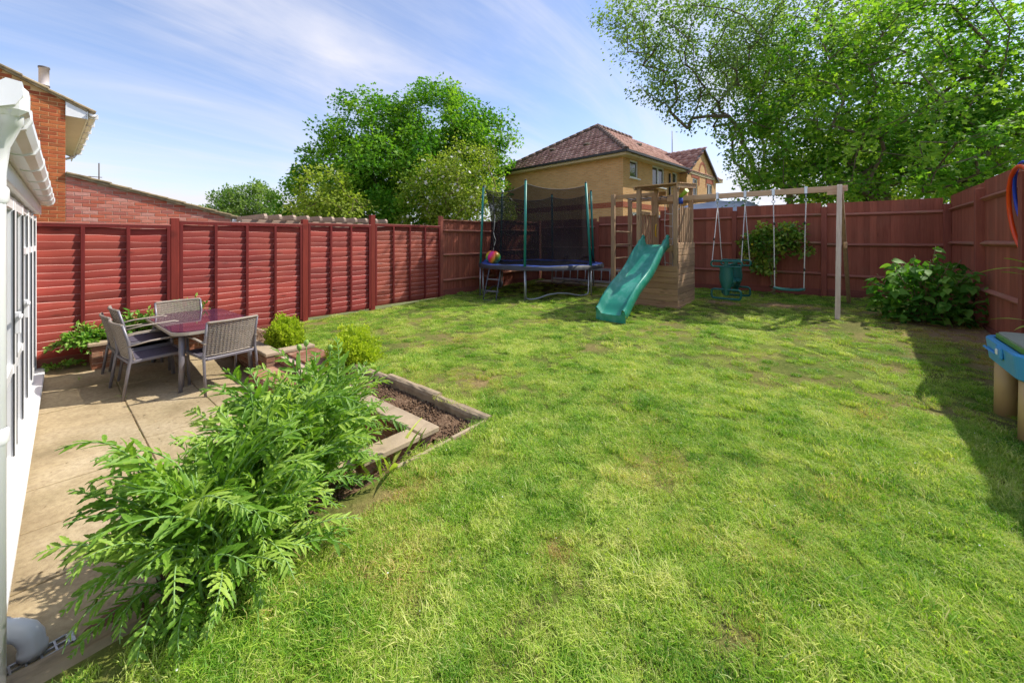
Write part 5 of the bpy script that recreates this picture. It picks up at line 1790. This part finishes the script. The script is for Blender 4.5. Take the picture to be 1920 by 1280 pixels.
G0 = -.45
def at(px, d, z=G0):                  # a spot so many metres ahead on the bearing of a picture column
    x, y = cg((px-960)/740*d, d); return (x, y, z)
# big maple behind the left fence
bx = at(765, 20)
def bl(px, dy, z, rx, rz, base, d0, w_=1, ry=None):
    # crown lobe given by bearing column, metres ahead and height
    p = at(px, d0+dy, 0); return (p[0]-base[0], p[1]-base[1], z-base[2], rx, ry or rx, rz, w_)
B = lambda px, dy, z, rx, rz, w_=1: bl(px, dy, z, rx, rz, bx, 20, w_)
tree('maple_tree', 'large dense green maple left of the yellow house', bx, 3.5, [B(700, 0, 6.3, 2.3, 2.9), B(820, .5, 6.8, 2.6, 2.9), B(890, .5, 6.0, 1.9, 3.0), B(625, 0, 4.6, 2.0, 2.7), B(580, .5, 3.4, 1.3, 2.4), B(760, -1, 4.0, 3.4, 2.6), B(900, 1.0, 4.9, 1.5, 1.7), B(575, 0, 2.3, 1.1, 1.2)], 600, 125, .15, M['maple'], M['bark_dk'], 11, .72, .2, LEAF5, group='trees beyond the fences')
bx2 = at(845, 16.5)
B2 = lambda px, dy, z, rx, rz, w_=1: bl(px, dy, z, rx, rz, bx2, 16.5, w_)
tree('hawthorn_tree', 'pale yellow green tree with white blossom in front of the maple', bx2, 1.7, [B2(880, 0, 4.2, 1.3, 1.5), B2(830, 0, 3.6, 1.6, 1.4), B2(790, 0, 2.6, 1.2, 1.0), B2(900, 0, 2.7, 1.5, 1.1)], 230, 70, .10, M['limeleaf'], M['twig'], 12, .55, .09, LEAF2, .2, 1.2, group='trees beyond the fences', extra=(420, .13, M['blossom']))
bx3 = at(455, 22)
B3 = lambda px, dy, z, rx, rz, w_=1: bl(px, dy, z, rx, rz, bx3, 22, w_)
tree('small_tree', 'small wispy tree above the extension roof', bx3, 1.5, [B3(470, 0, 3.3, 1.5, 1.5), B3(440, 0, 3.2, 1.3, 1.1), B3(400, 0, 2.8, 1.2, .8), B3(370, 0, 2.5, .9, .6), B3(495, 0, 3.3, .9, 1.5)], 260, 55, .15, M['willow'], M['twig'], 13, .4, .08, LEAF2, .1, .8, group='trees beyond the fences', droop=-.4)
bx6 = at(620, 15.5)
B6 = lambda px, dy, z, rx, rz, w_=1: bl(px, dy, z, rx, rz, bx6, 15.5, w_)
tree('ash_sapling', 'olive green sapling in front of the left side of the maple', bx6, 1.6, [B6(610, 0, 3.3, 1.1, 1.3), B6(640, 0, 2.6, 1.2, .9), B6(585, 0, 2.7, .8, .8)], 90, 50, .14, M['limeleaf'], M['twig'], 23, .45, .07, LEAF2, .2, 1.0, group='trees beyond the fences')
cn = at(672, 11.5)
tree('conifer', 'small clipped green conifer top peeping over the red fence', (cn[0], cn[1], G0), 1.9, [(0, 0, 1.7, .2, .2, .85)], 60, 160, .06, M['hedge'], M['bark_dk'], 14, .16, .05, LEAF2, .0, .6, group='trees beyond the fences', droop=-1.2)
# two broad trees behind the back fence on the right
bx4 = at(1655, 11.4)
B4 = lambda px, dy, z, rx, rz, w_=1: bl(px, dy, z, rx, rz, bx4, 11.4, w_)
tree('broad_tree', 'broad leafy tree filling the sky behind the right fence corner', bx4, 3.6, [B4(1600, 0, 5.9, 3.2, 2.6), B4(1760, 0, 6.4, 3.2, 2.8), B4(1900, .5, 6.4, 3.0, 2.6), B4(1505, -.2, 4.4, 1.9, 1.9), B4(1640, -1.2, 3.7, 3.0, 1.3), B4(1780, -.4, 4.0, 2.4, 1.4), B4(1425, .3, 2.6, .9, .8), B4(1960, .8, 4.3, 2.2, 1.7)], 880, 62, .11, M['maple_r'], M['bark'], 15, .52, .17, LEAF5, group='trees beyond the fences', droop=.35)
bx5 = at(1475, 14.5)
B5 = lambda px, dy, z, rx, rz, w_=1: bl(px, dy, z, rx, rz, bx5, 14.5, w_)
tree('aspen_tree', 'light leaved tree reaching over the house from the top right', bx5, 4.5, [B5(1150, -1.6, 8.9, .5, .4, 4), B5(1215, -1.4, 6.5, .35, .5, 5), B5(1265, -1.3, 6.0, .35, .45, 5), B5(1300, -1, 5.6, .3, .4, 5), B5(1190, -1.5, 9.0, 1.3, .8, 1.5), B5(1185, -1.5, 8.0, .9, .6, 1.5), B5(1235, -1.3, 7.0, .8, .8, 1.5), B5(1255, -1, 8.6, 1.3, 1.4), B5(1320, -.5, 8.3, 1.6, 2.0), B5(1400, 0, 7.6, 1.9, 2.6), B5(1275, -1.2, 6.6, .8, .8, 1.3), B5(1500, 0, 9.0, 3.0, 2.4), B5(1420, -.5, 5.0, 1.1, 1.6)], 760, 46, .10, M['aspen'], M['bark'], 16, .55, .12, LEAF2, wid=1.3, group='trees beyond the fences', droop=.5, twig=.0042)
bx7 = at(1850, 19)
B7 = lambda px, dy, z, rx, rz, w_=1: bl(px, dy, z, rx, rz, bx7, 19, w_)
tree('far_tree', 'paler tree seen through gaps behind the right fence', bx7, 2.5, [B7(1760, 0, 5, 3.5, 3.0), B7(1900, 0, 5, 3.0, 3), B7(1620, 0, 4.5, 3.5, 2.6)], 260, 60, .22, M['limeleaf'], M['bark'], 17, .9, .15, LEAF2, wid=1.2, group='trees beyond the fences')
# camellia against the back fence
cz = lz(-1.2, 10.55)
tree('flowering_bush', 'glossy leaved bush with white and yellow flowers against the back fence', (-1.22, 10.52, cz-.02), .25, [(-.05, 0, 1.25, .42, .28, .34), (-.38, 0, 1.12, .28, .22, .32), (.30, 0, 1.32, .3, .22, .28), (-.12, 0, .8, .3, .2, .3), (.58, 0, 1.02, .16, .14, .12), (-.25, 0, .5, .12, .1, .25)], 130, 24, .085, M['camel'], M['twig'], 18, .15, .022, LEAF2, .1, 1.3, cat='bush', extra=(26, .06, M['yflower']), shell=.2)
# clipped yellow green bushes
def box_bush(label, u, v, z, rx, rz, seed):
    r = np.random.default_rng(seed)
    t_ = thing('clipped_bush', label, 'bush', (u, v, z), 0, 'clipped yellow green bushes')
    n = 9000
    d = unit(r.normal(size=(n, 3))); d[:, 2] = np.abs(d[:, 2])*1.0-.15
    lump = 1+.16*np.sin(d[:, 0]*7+seed)*np.sin(d[:, 1]*6)+.10*np.sin(d[:, 2]*11+d[:, 0]*5)+.08*np.sin(d[:, 1]*17+d[:, 2]*9)+.10*(r.random(n)**6)
    q = (r.random(n)**.35)[:, None]
    C = d*q*lump[:, None]*np.array([rx, rx, rz])+np.array([0, 0, .03])
    # upright sprigs
    spr = r.choice(n, 700)
    D = unit(d*.9+r.normal(size=(n, 3))*.5+np.array([0, 0, .7]))
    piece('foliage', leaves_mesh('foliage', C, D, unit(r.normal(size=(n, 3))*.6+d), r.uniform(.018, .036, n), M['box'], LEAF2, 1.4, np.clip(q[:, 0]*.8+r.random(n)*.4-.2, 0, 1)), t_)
    mb = MB()
    for k in range(7):
        a = k*.9
        mb.tube([(0, 0, -.05), (rx*.3*math.cos(a), rx*.3*math.sin(a), rz*.35), (rx*.6*math.cos(a), rx*.6*math.sin(a), rz*.7)], [.01, .007, .003], 5)
    mb.build('stems', M['twig'], t_)
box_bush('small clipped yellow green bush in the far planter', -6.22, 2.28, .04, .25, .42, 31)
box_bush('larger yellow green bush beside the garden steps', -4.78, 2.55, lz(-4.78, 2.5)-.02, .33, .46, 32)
# trailing plants in the raised planter
def trailing(label, u, v, z, n, rx, ry, rz, seed, dz=0.0, ls=.07):
    r = np.random.default_rng(seed)
    t_ = thing('planter_plant', label, 'plant', (u, v, z), 0, 'leafy plants in the raised planter')
    C = []; D = []
    mb = MB()
    ns = n//11
    for k in range(ns):
        a = r.uniform(0, 2*math.pi); rr = r.uniform(.3, 1)
        e = np.array([rx*rr*math.cos(a), ry*rr*math.sin(a), rz*(1-.6*rr*rr)*r.uniform(.6, 1.2)+dz*rr])
        b = np.array([e[0]*.3, e[1]*.3, -.02])
        mid = (b+e)/2+np.array([0, 0, .12*rr])
        pts = [b*(1-q)**2+2*mid*q*(1-q)+e*q*q for q in np.linspace(0, 1, 6)]
        mb.tube([tuple(p) for p in pts], .003, 4, cap=False)
        for j in range(11):
            q = .25+.75*j/10
            p = b*(1-q)**2+2*mid*q*(1-q)+e*q*q
            tg = 2*(1-q)*(mid-b)+2*q*(e-mid); tg = tg/np.linalg.norm(tg)
            C.append(p); D.append(tg*.7+r.normal(size=3)*.6)
    C, D = np.array(C), np.array(D)
    m_ = len(C)
    piece('foliage', leaves_mesh('foliage', C, D, unit(r.normal(size=(m_, 3))*.5+np.array([.3, .2, 1.0])), ls*r.uniform(.6, 1.3, m_), M['trail'], LEAF2, .8, None, r), t_)
    mb.build('stems', M['twig'], t_)
trailing('bright green plant spilling over the left corner of the raised planter', -7.80, .42, .18, 900, .26, .42, .28, 41, -.18)
trailing('leafy plant in the middle of the raised planter behind the chairs', -7.82, .92, .18, 800, .2, .34, .34, 42)
trailing('taller leafy plant behind the far chair in the raised planter', -7.82, 1.45, .18, 800, .2, .34, .44, 43)
trailing('low straggly weeds at the foot of the red fence', -7.9, .12, -.14, 180, .12, .3, .08, 44, 0, .05)
# hydrangea in the right back corner: every large leaf its own piece
def ovate(L, w_, n=7, cup=.12, bend=.25):
    mb = MB()
    vs, fs = [], []
    for i in range(n+1):
        t_ = i/n
        hw = w_*math.sin(math.pi*min(1, t_**.8))*(1-.25*t_)+.002
        y = L*t_; z = -bend*L*t_*t_
        vs += [(-hw, y, z+cup*hw*1.0+.006*math.sin(9*t_)), (0, y, z), (hw, y, z+cup*hw+.006*math.cos(8*t_))]
    for i in range(n):
        a = 3*i
        fs += [(a, a+1, a+4, a+3), (a+1, a+2, a+5, a+4)]
    mb.add(vs, fs, 0, True)
    return mb
def tinted(mb, name, mats, tv):
    me = mb.mesh(name, mats)
    a = me.attributes.new('tint', 'FLOAT', 'POINT')
    a.data.foreach_set('value', np.full(len(me.vertices), tv, np.float32))
    return me
hl = [tinted(ovate(.14, .054, 7, .25, b), 'leaf', M['hydr'], tv) for b, tv in ((.15, .2), (.3, .5), (.45, .75), (.25, .95), (.35, .35))]
hy = thing('hydrangea', 'large leafed green shrub in the right back corner', 'shrub', (.98, 8.72, lz(.98, 8.7)))
rh = np.random.default_rng(51)
mb = MB()
for k in range(27):
    a = k*2.4; q = math.sqrt((k+.5)/27)
    e = Vector((.70*q*math.cos(a), .58*q*math.sin(a), (1.10-.45*q*q)*rh.uniform(.85, 1.08)))
    mb.tube([(.1*math.cos(a), .1*math.sin(a), -.03), (e.x*.5, e.y*.5, e.z*.6), tuple(e)], [.009, .007, .004], 5)
    tops_n = 6
    for j in range(11):
        f = rh.uniform(.0, 1.0)**.8
        p = Vector((e.x*(.82+.18*f), e.y*(.82+.18*f), e.z*(.08+.92*f)))
        az = a+rh.normal()*1.3
        piece('leaf', hl[rh.integers(5)], hy, (p.x, p.y, p.z), (rh.uniform(-.95, .15), rh.normal()*.35, az-math.pi/2), [rh.uniform(.75, 1.3)]*3)
mb.build('stems', M['twig'], hy)
nf = 900
dn_ = unit(rh.normal(size=(nf, 3))); dn_[:, 2] = np.abs(dn_[:, 2])
fc = dn_*(rh.random((nf, 1))**.4)*np.array([.62, .52, .88])+np.array([0, 0, .05])
fo_ = piece('inner_leaves', leaves_mesh('inner_leaves', fc, unit(dn_+rh.normal(size=(nf, 3))*.5-np.array([0, 0, .3])), unit(dn_*.6+np.array([0, 0, .8])+rh.normal(size=(nf, 3))*.3), rh.uniform(.07, .13, nf), M['hydr'], LEAF2, 1.15, rh.random(nf)*.5), hy)
fo_['kind'] = 'stuff'
# spiky plant at the right picture edge
sp_l = [tinted(ovate(.32, .022, 8, .3, b), 'leaf', M['strap'], tv) for b, tv in ((.1, .4), (.5, .8))]
yk = thing('potted_plant', 'yellow green strap leaved plant at the right picture edge', 'plant', (1.42, 6.05, lz(1.4, 6.0)))
mb = MB(); mb.tube([(0, 0, -.02), (0, 0, .5), (.01, 0, .95)], [.012, .010, .006], 6); mb.build('stem', M['twig'], yk)
for k in range(16):
    z = .5 if k < 6 else .92
    piece('leaf', sp_l[k % 2], yk, (0, 0, z+.012*k), (.1+.5*rh.random(), 0, k*2.4), [.8+.4*rh.random()]*3)

# ------------------------------------------------------------------ poppies
def poppy_leaf(L, th0, bend, seed, tv):
    """one pinnate toothed leaf arching from the crown; starts at the origin, grows towards +y, th0 = rise angle at the base"""
    r = random.Random(seed)
    n = 26
    ax = []
    p = Vector((0, 0, 0)); th = th0
    sw_ = r.uniform(-.7, .7)
    for i in range(n+1):
        ax.append((p.copy(), th, sw_*(i/n)**1.5))
        d = Vector((math.sin(sw_*(i/n)**1.5)*math.cos(th), math.cos(sw_*(i/n)**1.5)*math.cos(th), math.sin(th)))
        p = p+d*(L/n)
        th -= bend/n*(.5+1.2*i/n)
    mb = MB()
    mb.tube([a[0] for a in ax[::2]], [.0048*(1-.8*i/13)+.0008 for i in range(14)], 5, m=1, cap=False)
    def frame(t_):
        f = t_*n; i = min(n-1, int(f)); q = f-i
        p = ax[i][0].lerp(ax[i+1][0], q); th = ax[i][1]; s_ = ax[i][2]
        d = (ax[i+1][0]-ax[i][0]).normalized()
        side = Vector((math.cos(s_), -math.sin(s_), 0))
        return p, d, side, side.cross(d)
    t_ = .16+r.uniform(-.03, .03)
    k = 0
    while t_ < .985:
        q = (t_-.16)/.84
        ll = L*(.06+.10*math.sin(math.pi*min(1, q*.9+.12))**.8)*(1 if q < .85 else (1.05-q)/.2*.8+.2)
        p, d, side, up_ = frame(t_)
        for sg in (-1, 1):
            l2 = ll*r.uniform(.65, 1.25)
            an = R(r.uniform(30, 66))*(1-.25*q)
            dirv = (d*math.cos(an)+side*sg*math.sin(an)+up_*r.uniform(-.4, .6)).normalized()
            nrm = (up_+side*r.uniform(-.5, .5)+d*r.uniform(-.4, .3)).normalized()
            wv = dirv.cross(nrm).normalized()
            wmax = l2*.115+.002
            prof = [(0, .55), (.12, .6), (.25, 1.0), (.32, .72), (.48, 1.05), (.55, .70), (.70, .85), (.77, .5), (.9, .42), (1.0, .02)]
            vs = []
            for (s_, ww) in prof:
                c = p+dirv*(l2*s_)-nrm*(.22*l2*s_*s_)
                h = nrm*(.5*wmax*ww)
                vs += [c+wv*(wmax*ww)+h*.7, c, c-wv*(wmax*ww)+h*.7]
            fs = []
            for i in range(len(prof)-1):
                a = 3*i
                fs += [(a, a+1, a+4, a+3), (a+1, a+2, a+5, a+4)]
            mb.add(vs, fs, 0, False)
        t_ += .058+.03*(1-q)
        k += 1
    me = mb.mesh('leaf', [M['poppy'], M['poppystem']])
    a = me.attributes.new('tint', 'FLOAT', 'POINT')
    a.data.foreach_set('value', np.array([min(1, max(0, tv+r.uniform(-.18, .18))) for _ in me.vertices], np.float32))
    return me
PL = {'up': [poppy_leaf(.60, R(80), R(45), 1, .45), poppy_leaf(.52, R(76), R(70), 2, .6), poppy_leaf(.64, R(82), R(60), 3, .35), poppy_leaf(.48, R(72), R(50), 10, .75)],
      'mid': [poppy_leaf(.50, R(70), R(95), 4, .5), poppy_leaf(.46, R(66), R(110), 5, .7), poppy_leaf(.54, R(72), R(100), 6, .3), poppy_leaf(.50, R(70), R(85), 11, .85)],
      'low': [poppy_leaf(.42, R(50), R(105), 7, .45), poppy_leaf(.46, R(55), R(125), 8, .6), poppy_leaf(.42, R(34), R(85), 9, .25), poppy_leaf(.46, R(52), R(70), 12, .9)]}
budm = MB()
budm.lathe([(0, -.024), (.010, -.022), (.0155, -.012), (.017, .0), (.0155, .012), (.010, .021), (.0, .025)], 12)
budme = budm.mesh('bud', M['bud'])
stm = {}
def poppy(label, u, v, z, nu, nm, nl, rx, ry, seed, scale=1.0, buds=()):
    r = random.Random(seed)
    t_ = thing('poppy_plant', label, 'plant', (u, v, z), 0, 'poppy plants at the patio corner')
    for kind, cnt, spread in (('up', nu, .55), ('mid', nm, 1.0), ('low', nl, 1.1)):
        for k in range(cnt):
            a = r.uniform(0, 2*math.pi); q = math.sqrt(r.random())*spread
            az = a+r.uniform(-1, 1)*{'up': 2.4, 'mid': 1.3, 'low': .8}[kind]
            s_ = scale*r.uniform(.65, 1.18)
            lift = {'up': r.uniform(.0, .22), 'mid': r.uniform(.06, .36), 'low': r.uniform(.02, .14)}[kind]
            piece('leaf', r.choice(PL[kind]), t_, (rx*q*math.cos(a), ry*q*math.sin(a), lift*s_), (r.uniform(-.25, .25), r.uniform(-.5, .5), az-math.pi/2), (s_, s_, s_))
    for k in range(10):
        a = r.uniform(0, 2*math.pi); q = r.uniform(.3, 1)
        mb = MB()
        mb.tube([(rx*.4*q*math.cos(a), ry*.4*q*math.sin(a), -.02), (rx*1.0*q*math.cos(a), ry*1.0*q*math.sin(a), .28*scale), (rx*1.7*q*math.cos(a), ry*1.7*q*math.sin(a), r.uniform(.45, .62)*scale)], [.006, .005, .003], 5)
        mb.build('stem', M['poppystem'], t_)
    for (bu_, bv_, bz_) in buds:
        x, y, zz_ = bu_-u, bv_-v, bz_-z
        mb = MB()
        mb.tube([(x*.5, y*.5, .1), (x*.8, y*.8, zz_*.5), (x*.98, y*.98, zz_-.06), (x, y, zz_-.02)], [.0055, .005, .004, .004], 6)
        b = mb.build('bud_stem', M['poppystem'], t_)
        piece('bud', budme, b, (x, y, zz_), (r.uniform(-.3, .3), r.uniform(-.3, .3), 0))
# bud places, worked out from bearings and heights over the plants
poppy('tall feathery poppy nearest the garden steps, with upright buds', -2.84, 1.24, -.06, 110, 40, 14, .20, .20, 61, 1.06, ((-3.02, 1.20, .78), (-2.95, 1.22, .82), (-2.84, 1.34, .78), (-2.85, 1.45, .68)))
poppy('middle feathery poppy plant with arching leaves', -2.58, .96, -.07, 130, 64, 24, .24, .24, 62, 1.06, ((-2.70, .80, .68), (-2.34, 1.05, .50)))
poppy('nearest feathery poppy spreading over the patio corner', -2.32, .56, -.08, 130, 100, 66, .25, .25, 63, .98)
# strap leaved clump at the wall corner
sp_s = [tinted(ovate(.30, .013, 8, .5, b), 'leaf', M['strap'], tv) for b, tv in ((.1, .5), (.5, .7), (.8, .9))]
lily = thing('lily_clump', 'clump of strap leaves by the corner of the coping', 'plant', (-2.42, 1.58, -.04))
for k in range(24):
    a = rh.uniform(0, 6.28); q = rh.uniform(0, .12)
    piece('leaf', sp_s[k % 3], lily, (q*math.cos(a), q*math.sin(a)*1.6, 0), (rh.uniform(.7, 1.35), rh.normal()*.2, a-math.pi/2), [rh.uniform(.6, 1.1)]*3)
# small weeds in slab joints
for k, (u, v, lb) in enumerate(((-6.35, .60, 'small weed in a slab joint near the chairs'), (-7.3, .30, 'tuft of weed in the patio joint near the fence'))):
    wd = thing('weed', lb, 'weed', (u, v, pz(u)))
    for j in range(9):
        piece('leaf', sp_s[j % 3], wd, (rh.normal()*.03, rh.normal()*.015, 0), (rh.uniform(.3, 1.0), 0, rh.uniform(0, 6.28)), [rh.uniform(.12, .3)]*3)

# ------------------------------------------------------------------ grass: tufts of blades spread by geometry nodes
def tuft(seed, nb, rad, hmin, hmax, wmin, wmax, lean):
    r = np.random.default_rng(seed)
    V, F, T = [], [], []
    for k in range(nb):
        a = r.uniform(0, 2*math.pi); q = rad*math.sqrt(r.random())
        b = np.array([q*math.cos(a), q*math.sin(a), -.006])
        h = r.uniform(hmin, hmax); w_ = r.uniform(wmin, wmax)/2
        la = r.uniform(0, 2*math.pi); ln = h*lean*r.uniform(.2, 1.5)
        d = np.array([math.cos(la), math.sin(la), 0])
        sd_ = np.array([-math.sin(la+r.uniform(-.8, .8)), math.cos(la), 0])
        tn = r.random()
        o = len(V)
        m1 = b+d*ln*.3+np.array([0, 0, h*.55]); m2 = b+d*ln+np.array([0, 0, h*(.95-.25*min(1, lean*.6))])
        V += [b-sd_*w_, b+sd_*w_, m1-sd_*w_*.9, m1+sd_*w_*.9, m2]
        F += [(o, o+1, o+3), (o, o+3, o+2), (o+2, o+3, o+4)]
        T += [tn]*5
    return np_mesh('tuft', V, F, M['grass'], {'tint': T})
TF = [tuft(1, 420, .16, .016, .040, .0022, .0042, 1.0), tuft(2, 400, .16, .018, .046, .0022, .0040, 1.2), tuft(3, 400, .15, .014, .034, .0024, .0050, .8), tuft(4, 260, .09, .028, .066, .0026, .0048, .9), tuft(5, 400, .16, .016, .042, .0022, .0038, 1.5)]
tobs = []
for i, me in enumerate(TF):
    o = bpy.data.objects.new('tuft_source', me)
    tobs.append(o)
rg = np.random.default_rng(77)
def scatter(n, u0, u1, v0, v1):
    return rg.uniform(u0, u1, n), rg.uniform(v0, v1, n)
Us, Vs = [], []
for (n, u0, u1, v0, v1) in ((2800, -8, 1.55, 2.45, 7.0), (1700, -8, 1.55, 7.0, 11), (1900, -2.3, 1.55, .0, 4.4), (900, -2.3, .6, .25, 2.4), (900, -4.5, 1.5, 2.45, 4.6)):
    a, b = scatter(n, u0, u1, v0, v1); Us.append(a); Vs.append(b)
U, Vv = np.concatenate(Us), np.concatenate(Vs)
ok = in_lawn(U, Vv, .05)
# only what the photograph could see: ahead of the camera
yc = -S40*U+C40*Vv
ok &= yc > .3
dry = dryness(U, Vv)
ok &= rg.random(len(U)) > np.clip((dry-.72)*2.4, 0, .93)
U, Vv, dry = U[ok], Vv[ok], dry[ok]
n = len(U)
lush = np.sin(1.9*U+.8*Vv+1.0)*np.sin(1.4*Vv-1.1*U)+.5*np.sin(4.4*U+2.2*Vv)
sc = (.70*np.exp(rg.normal(size=n)*.24)+.12*lush)*(1-.45*np.clip(dry, 0, 1))
# a few spots of enlarged tufts near the camera's right and longer grass along the fences
for (a, b, rr, k) in ((-.05, 2.05, .14, .5), (.42, 2.2, .22, .4), (.25, 1.75, .25, .35), (-1.55, .75, .3, .22), (-1.9, .5, .3, .25), (.75, 1.9, .3, .3), (-.4, 2.7, .2, .3)):
    sc += k*np.exp(-((U-a)**2+(Vv-b)**2)/rr**2)
edge = np.minimum(np.minimum(U-XL, YB-Vv), XR-U)
sc += .5*np.clip(1-edge/.14, 0, 1)*rg.random(n)
ke = np.where(U < -2.3, Vv-2.5, np.where(Vv < 2.5, U+2.28, 9.0))
sc += .45*np.clip(1-np.abs(ke)/.12, 0, 1)*rg.random(n)
ix_ = rg.choice(5, n, p=[.3, .22, .2, .1, .18])
me = bpy.data.meshes.new('grass')
me.vertices.add(n)
me.vertices.foreach_set('co', np.stack([U, Vv, lzn(U, Vv)+.002], 1).astype(np.float32).ravel())
def attr(nm, ty, key, arr):
    a = me.attributes.new(nm, ty, 'POINT'); a.data.foreach_set(key, arr.ravel())
attr('sc', 'FLOAT', 'value', sc.astype(np.float32))
attr('gv', 'FLOAT', 'value', rg.random(n).astype(np.float32))
attr('dry', 'FLOAT', 'value', dry.astype(np.float32))
attr('idx', 'INT', 'value', ix_.astype(np.int32))
attr('rot', 'FLOAT_VECTOR', 'vector', np.stack([rg.normal(size=n)*.11, rg.normal(size=n)*.11, rg.uniform(0, 6.283, n)], 1).astype(np.float32))
me.materials.append(M['grass'])
ng = bpy.data.node_groups.new('grass_tufts', 'GeometryNodeTree')
ng.interface.new_socket('Geometry', in_out='INPUT', socket_type='NodeSocketGeometry')
ng.interface.new_socket('Geometry', in_out='OUTPUT', socket_type='NodeSocketGeometry')
gi, go = ng.nodes.new('NodeGroupInput'), ng.nodes.new('NodeGroupOutput')
iop = ng.nodes.new('GeometryNodeInstanceOnPoints')
jn = ng.nodes.new('GeometryNodeJoinGeometry')
for o in tobs:
    oi = ng.nodes.new('GeometryNodeObjectInfo')
    oi.inputs['Object'].default_value = o
    oi.inputs['As Instance'].default_value = True
    ng.links.new(oi.outputs['Geometry'], jn.inputs[0])
def na(nm, ty):
    q = ng.nodes.new('GeometryNodeInputNamedAttribute'); q.data_type = ty; q.inputs['Name'].default_value = nm
    return q.outputs['Attribute']
e2r = ng.nodes.new('FunctionNodeEulerToRotation')
ng.links.new(na('rot', 'FLOAT_VECTOR'), e2r.inputs[0])
ng.links.new(gi.outputs[0], iop.inputs['Points'])
ng.links.new(jn.outputs[0], iop.inputs['Instance'])
iop.inputs['Pick Instance'].default_value = True
ng.links.new(na('idx', 'INT'), iop.inputs['Instance Index'])
ng.links.new(e2r.outputs[0], iop.inputs['Rotation'])
ng.links.new(na('sc', 'FLOAT'), iop.inputs['Scale'])
ng.links.new(iop.outputs[0], go.inputs[0])
gob = piece('grass', me)
md = gob.modifiers.new('tufts', 'NODES'); md.node_group = ng
tag(gob, 'short green grass blades covering the lawn', 'grass', kind='stuff')
# scattered pale petals put in for glints and blossom fall on the lawn
npz = 900
a, b = scatter(npz, -2.2, 1.5, .3, 9.5)
k = in_lawn(a, b, .1); a, b = a[k], b[k]
Cc = np.stack([a, b, lzn(a, b)+rg.uniform(.02, .045, len(a))], 1)
pt = piece('glint_flecks', leaves_mesh('glint_flecks', Cc, rg.normal(size=(len(a), 3)), rg.normal(size=(len(a), 3))*.4+np.array([0, 0, 1.0]), rg.uniform(.003, .009, len(a)), M['glint'], LEAF2, 1.5, None, rg))
tag(pt, 'tiny white petals standing in for glints and blossom on the lawn', 'flecks', kind='stuff')
# crumbs and leaf bits lying on the slabs
nd_ = 420
a, b = scatter(nd_, -7.9, -2.8, .0, 1.8)
Cc = np.stack([a, b, np.array([pz(q) for q in a])+.012], 1)
db = piece('patio_debris', leaves_mesh('patio_debris', Cc, rg.normal(size=(nd_, 3))*np.array([1, 1, .1]), rg.normal(size=(nd_, 3))*.25+np.array([0, 0, 1.0]), rg.uniform(.006, .028, nd_)*rg.random(nd_)+.004, M['conc_tile'], LEAF2, 1.3, None, rg))
tag(db, 'dry leaf bits and crumbs lying on the patio slabs', 'debris', kind='stuff')
print('all done')
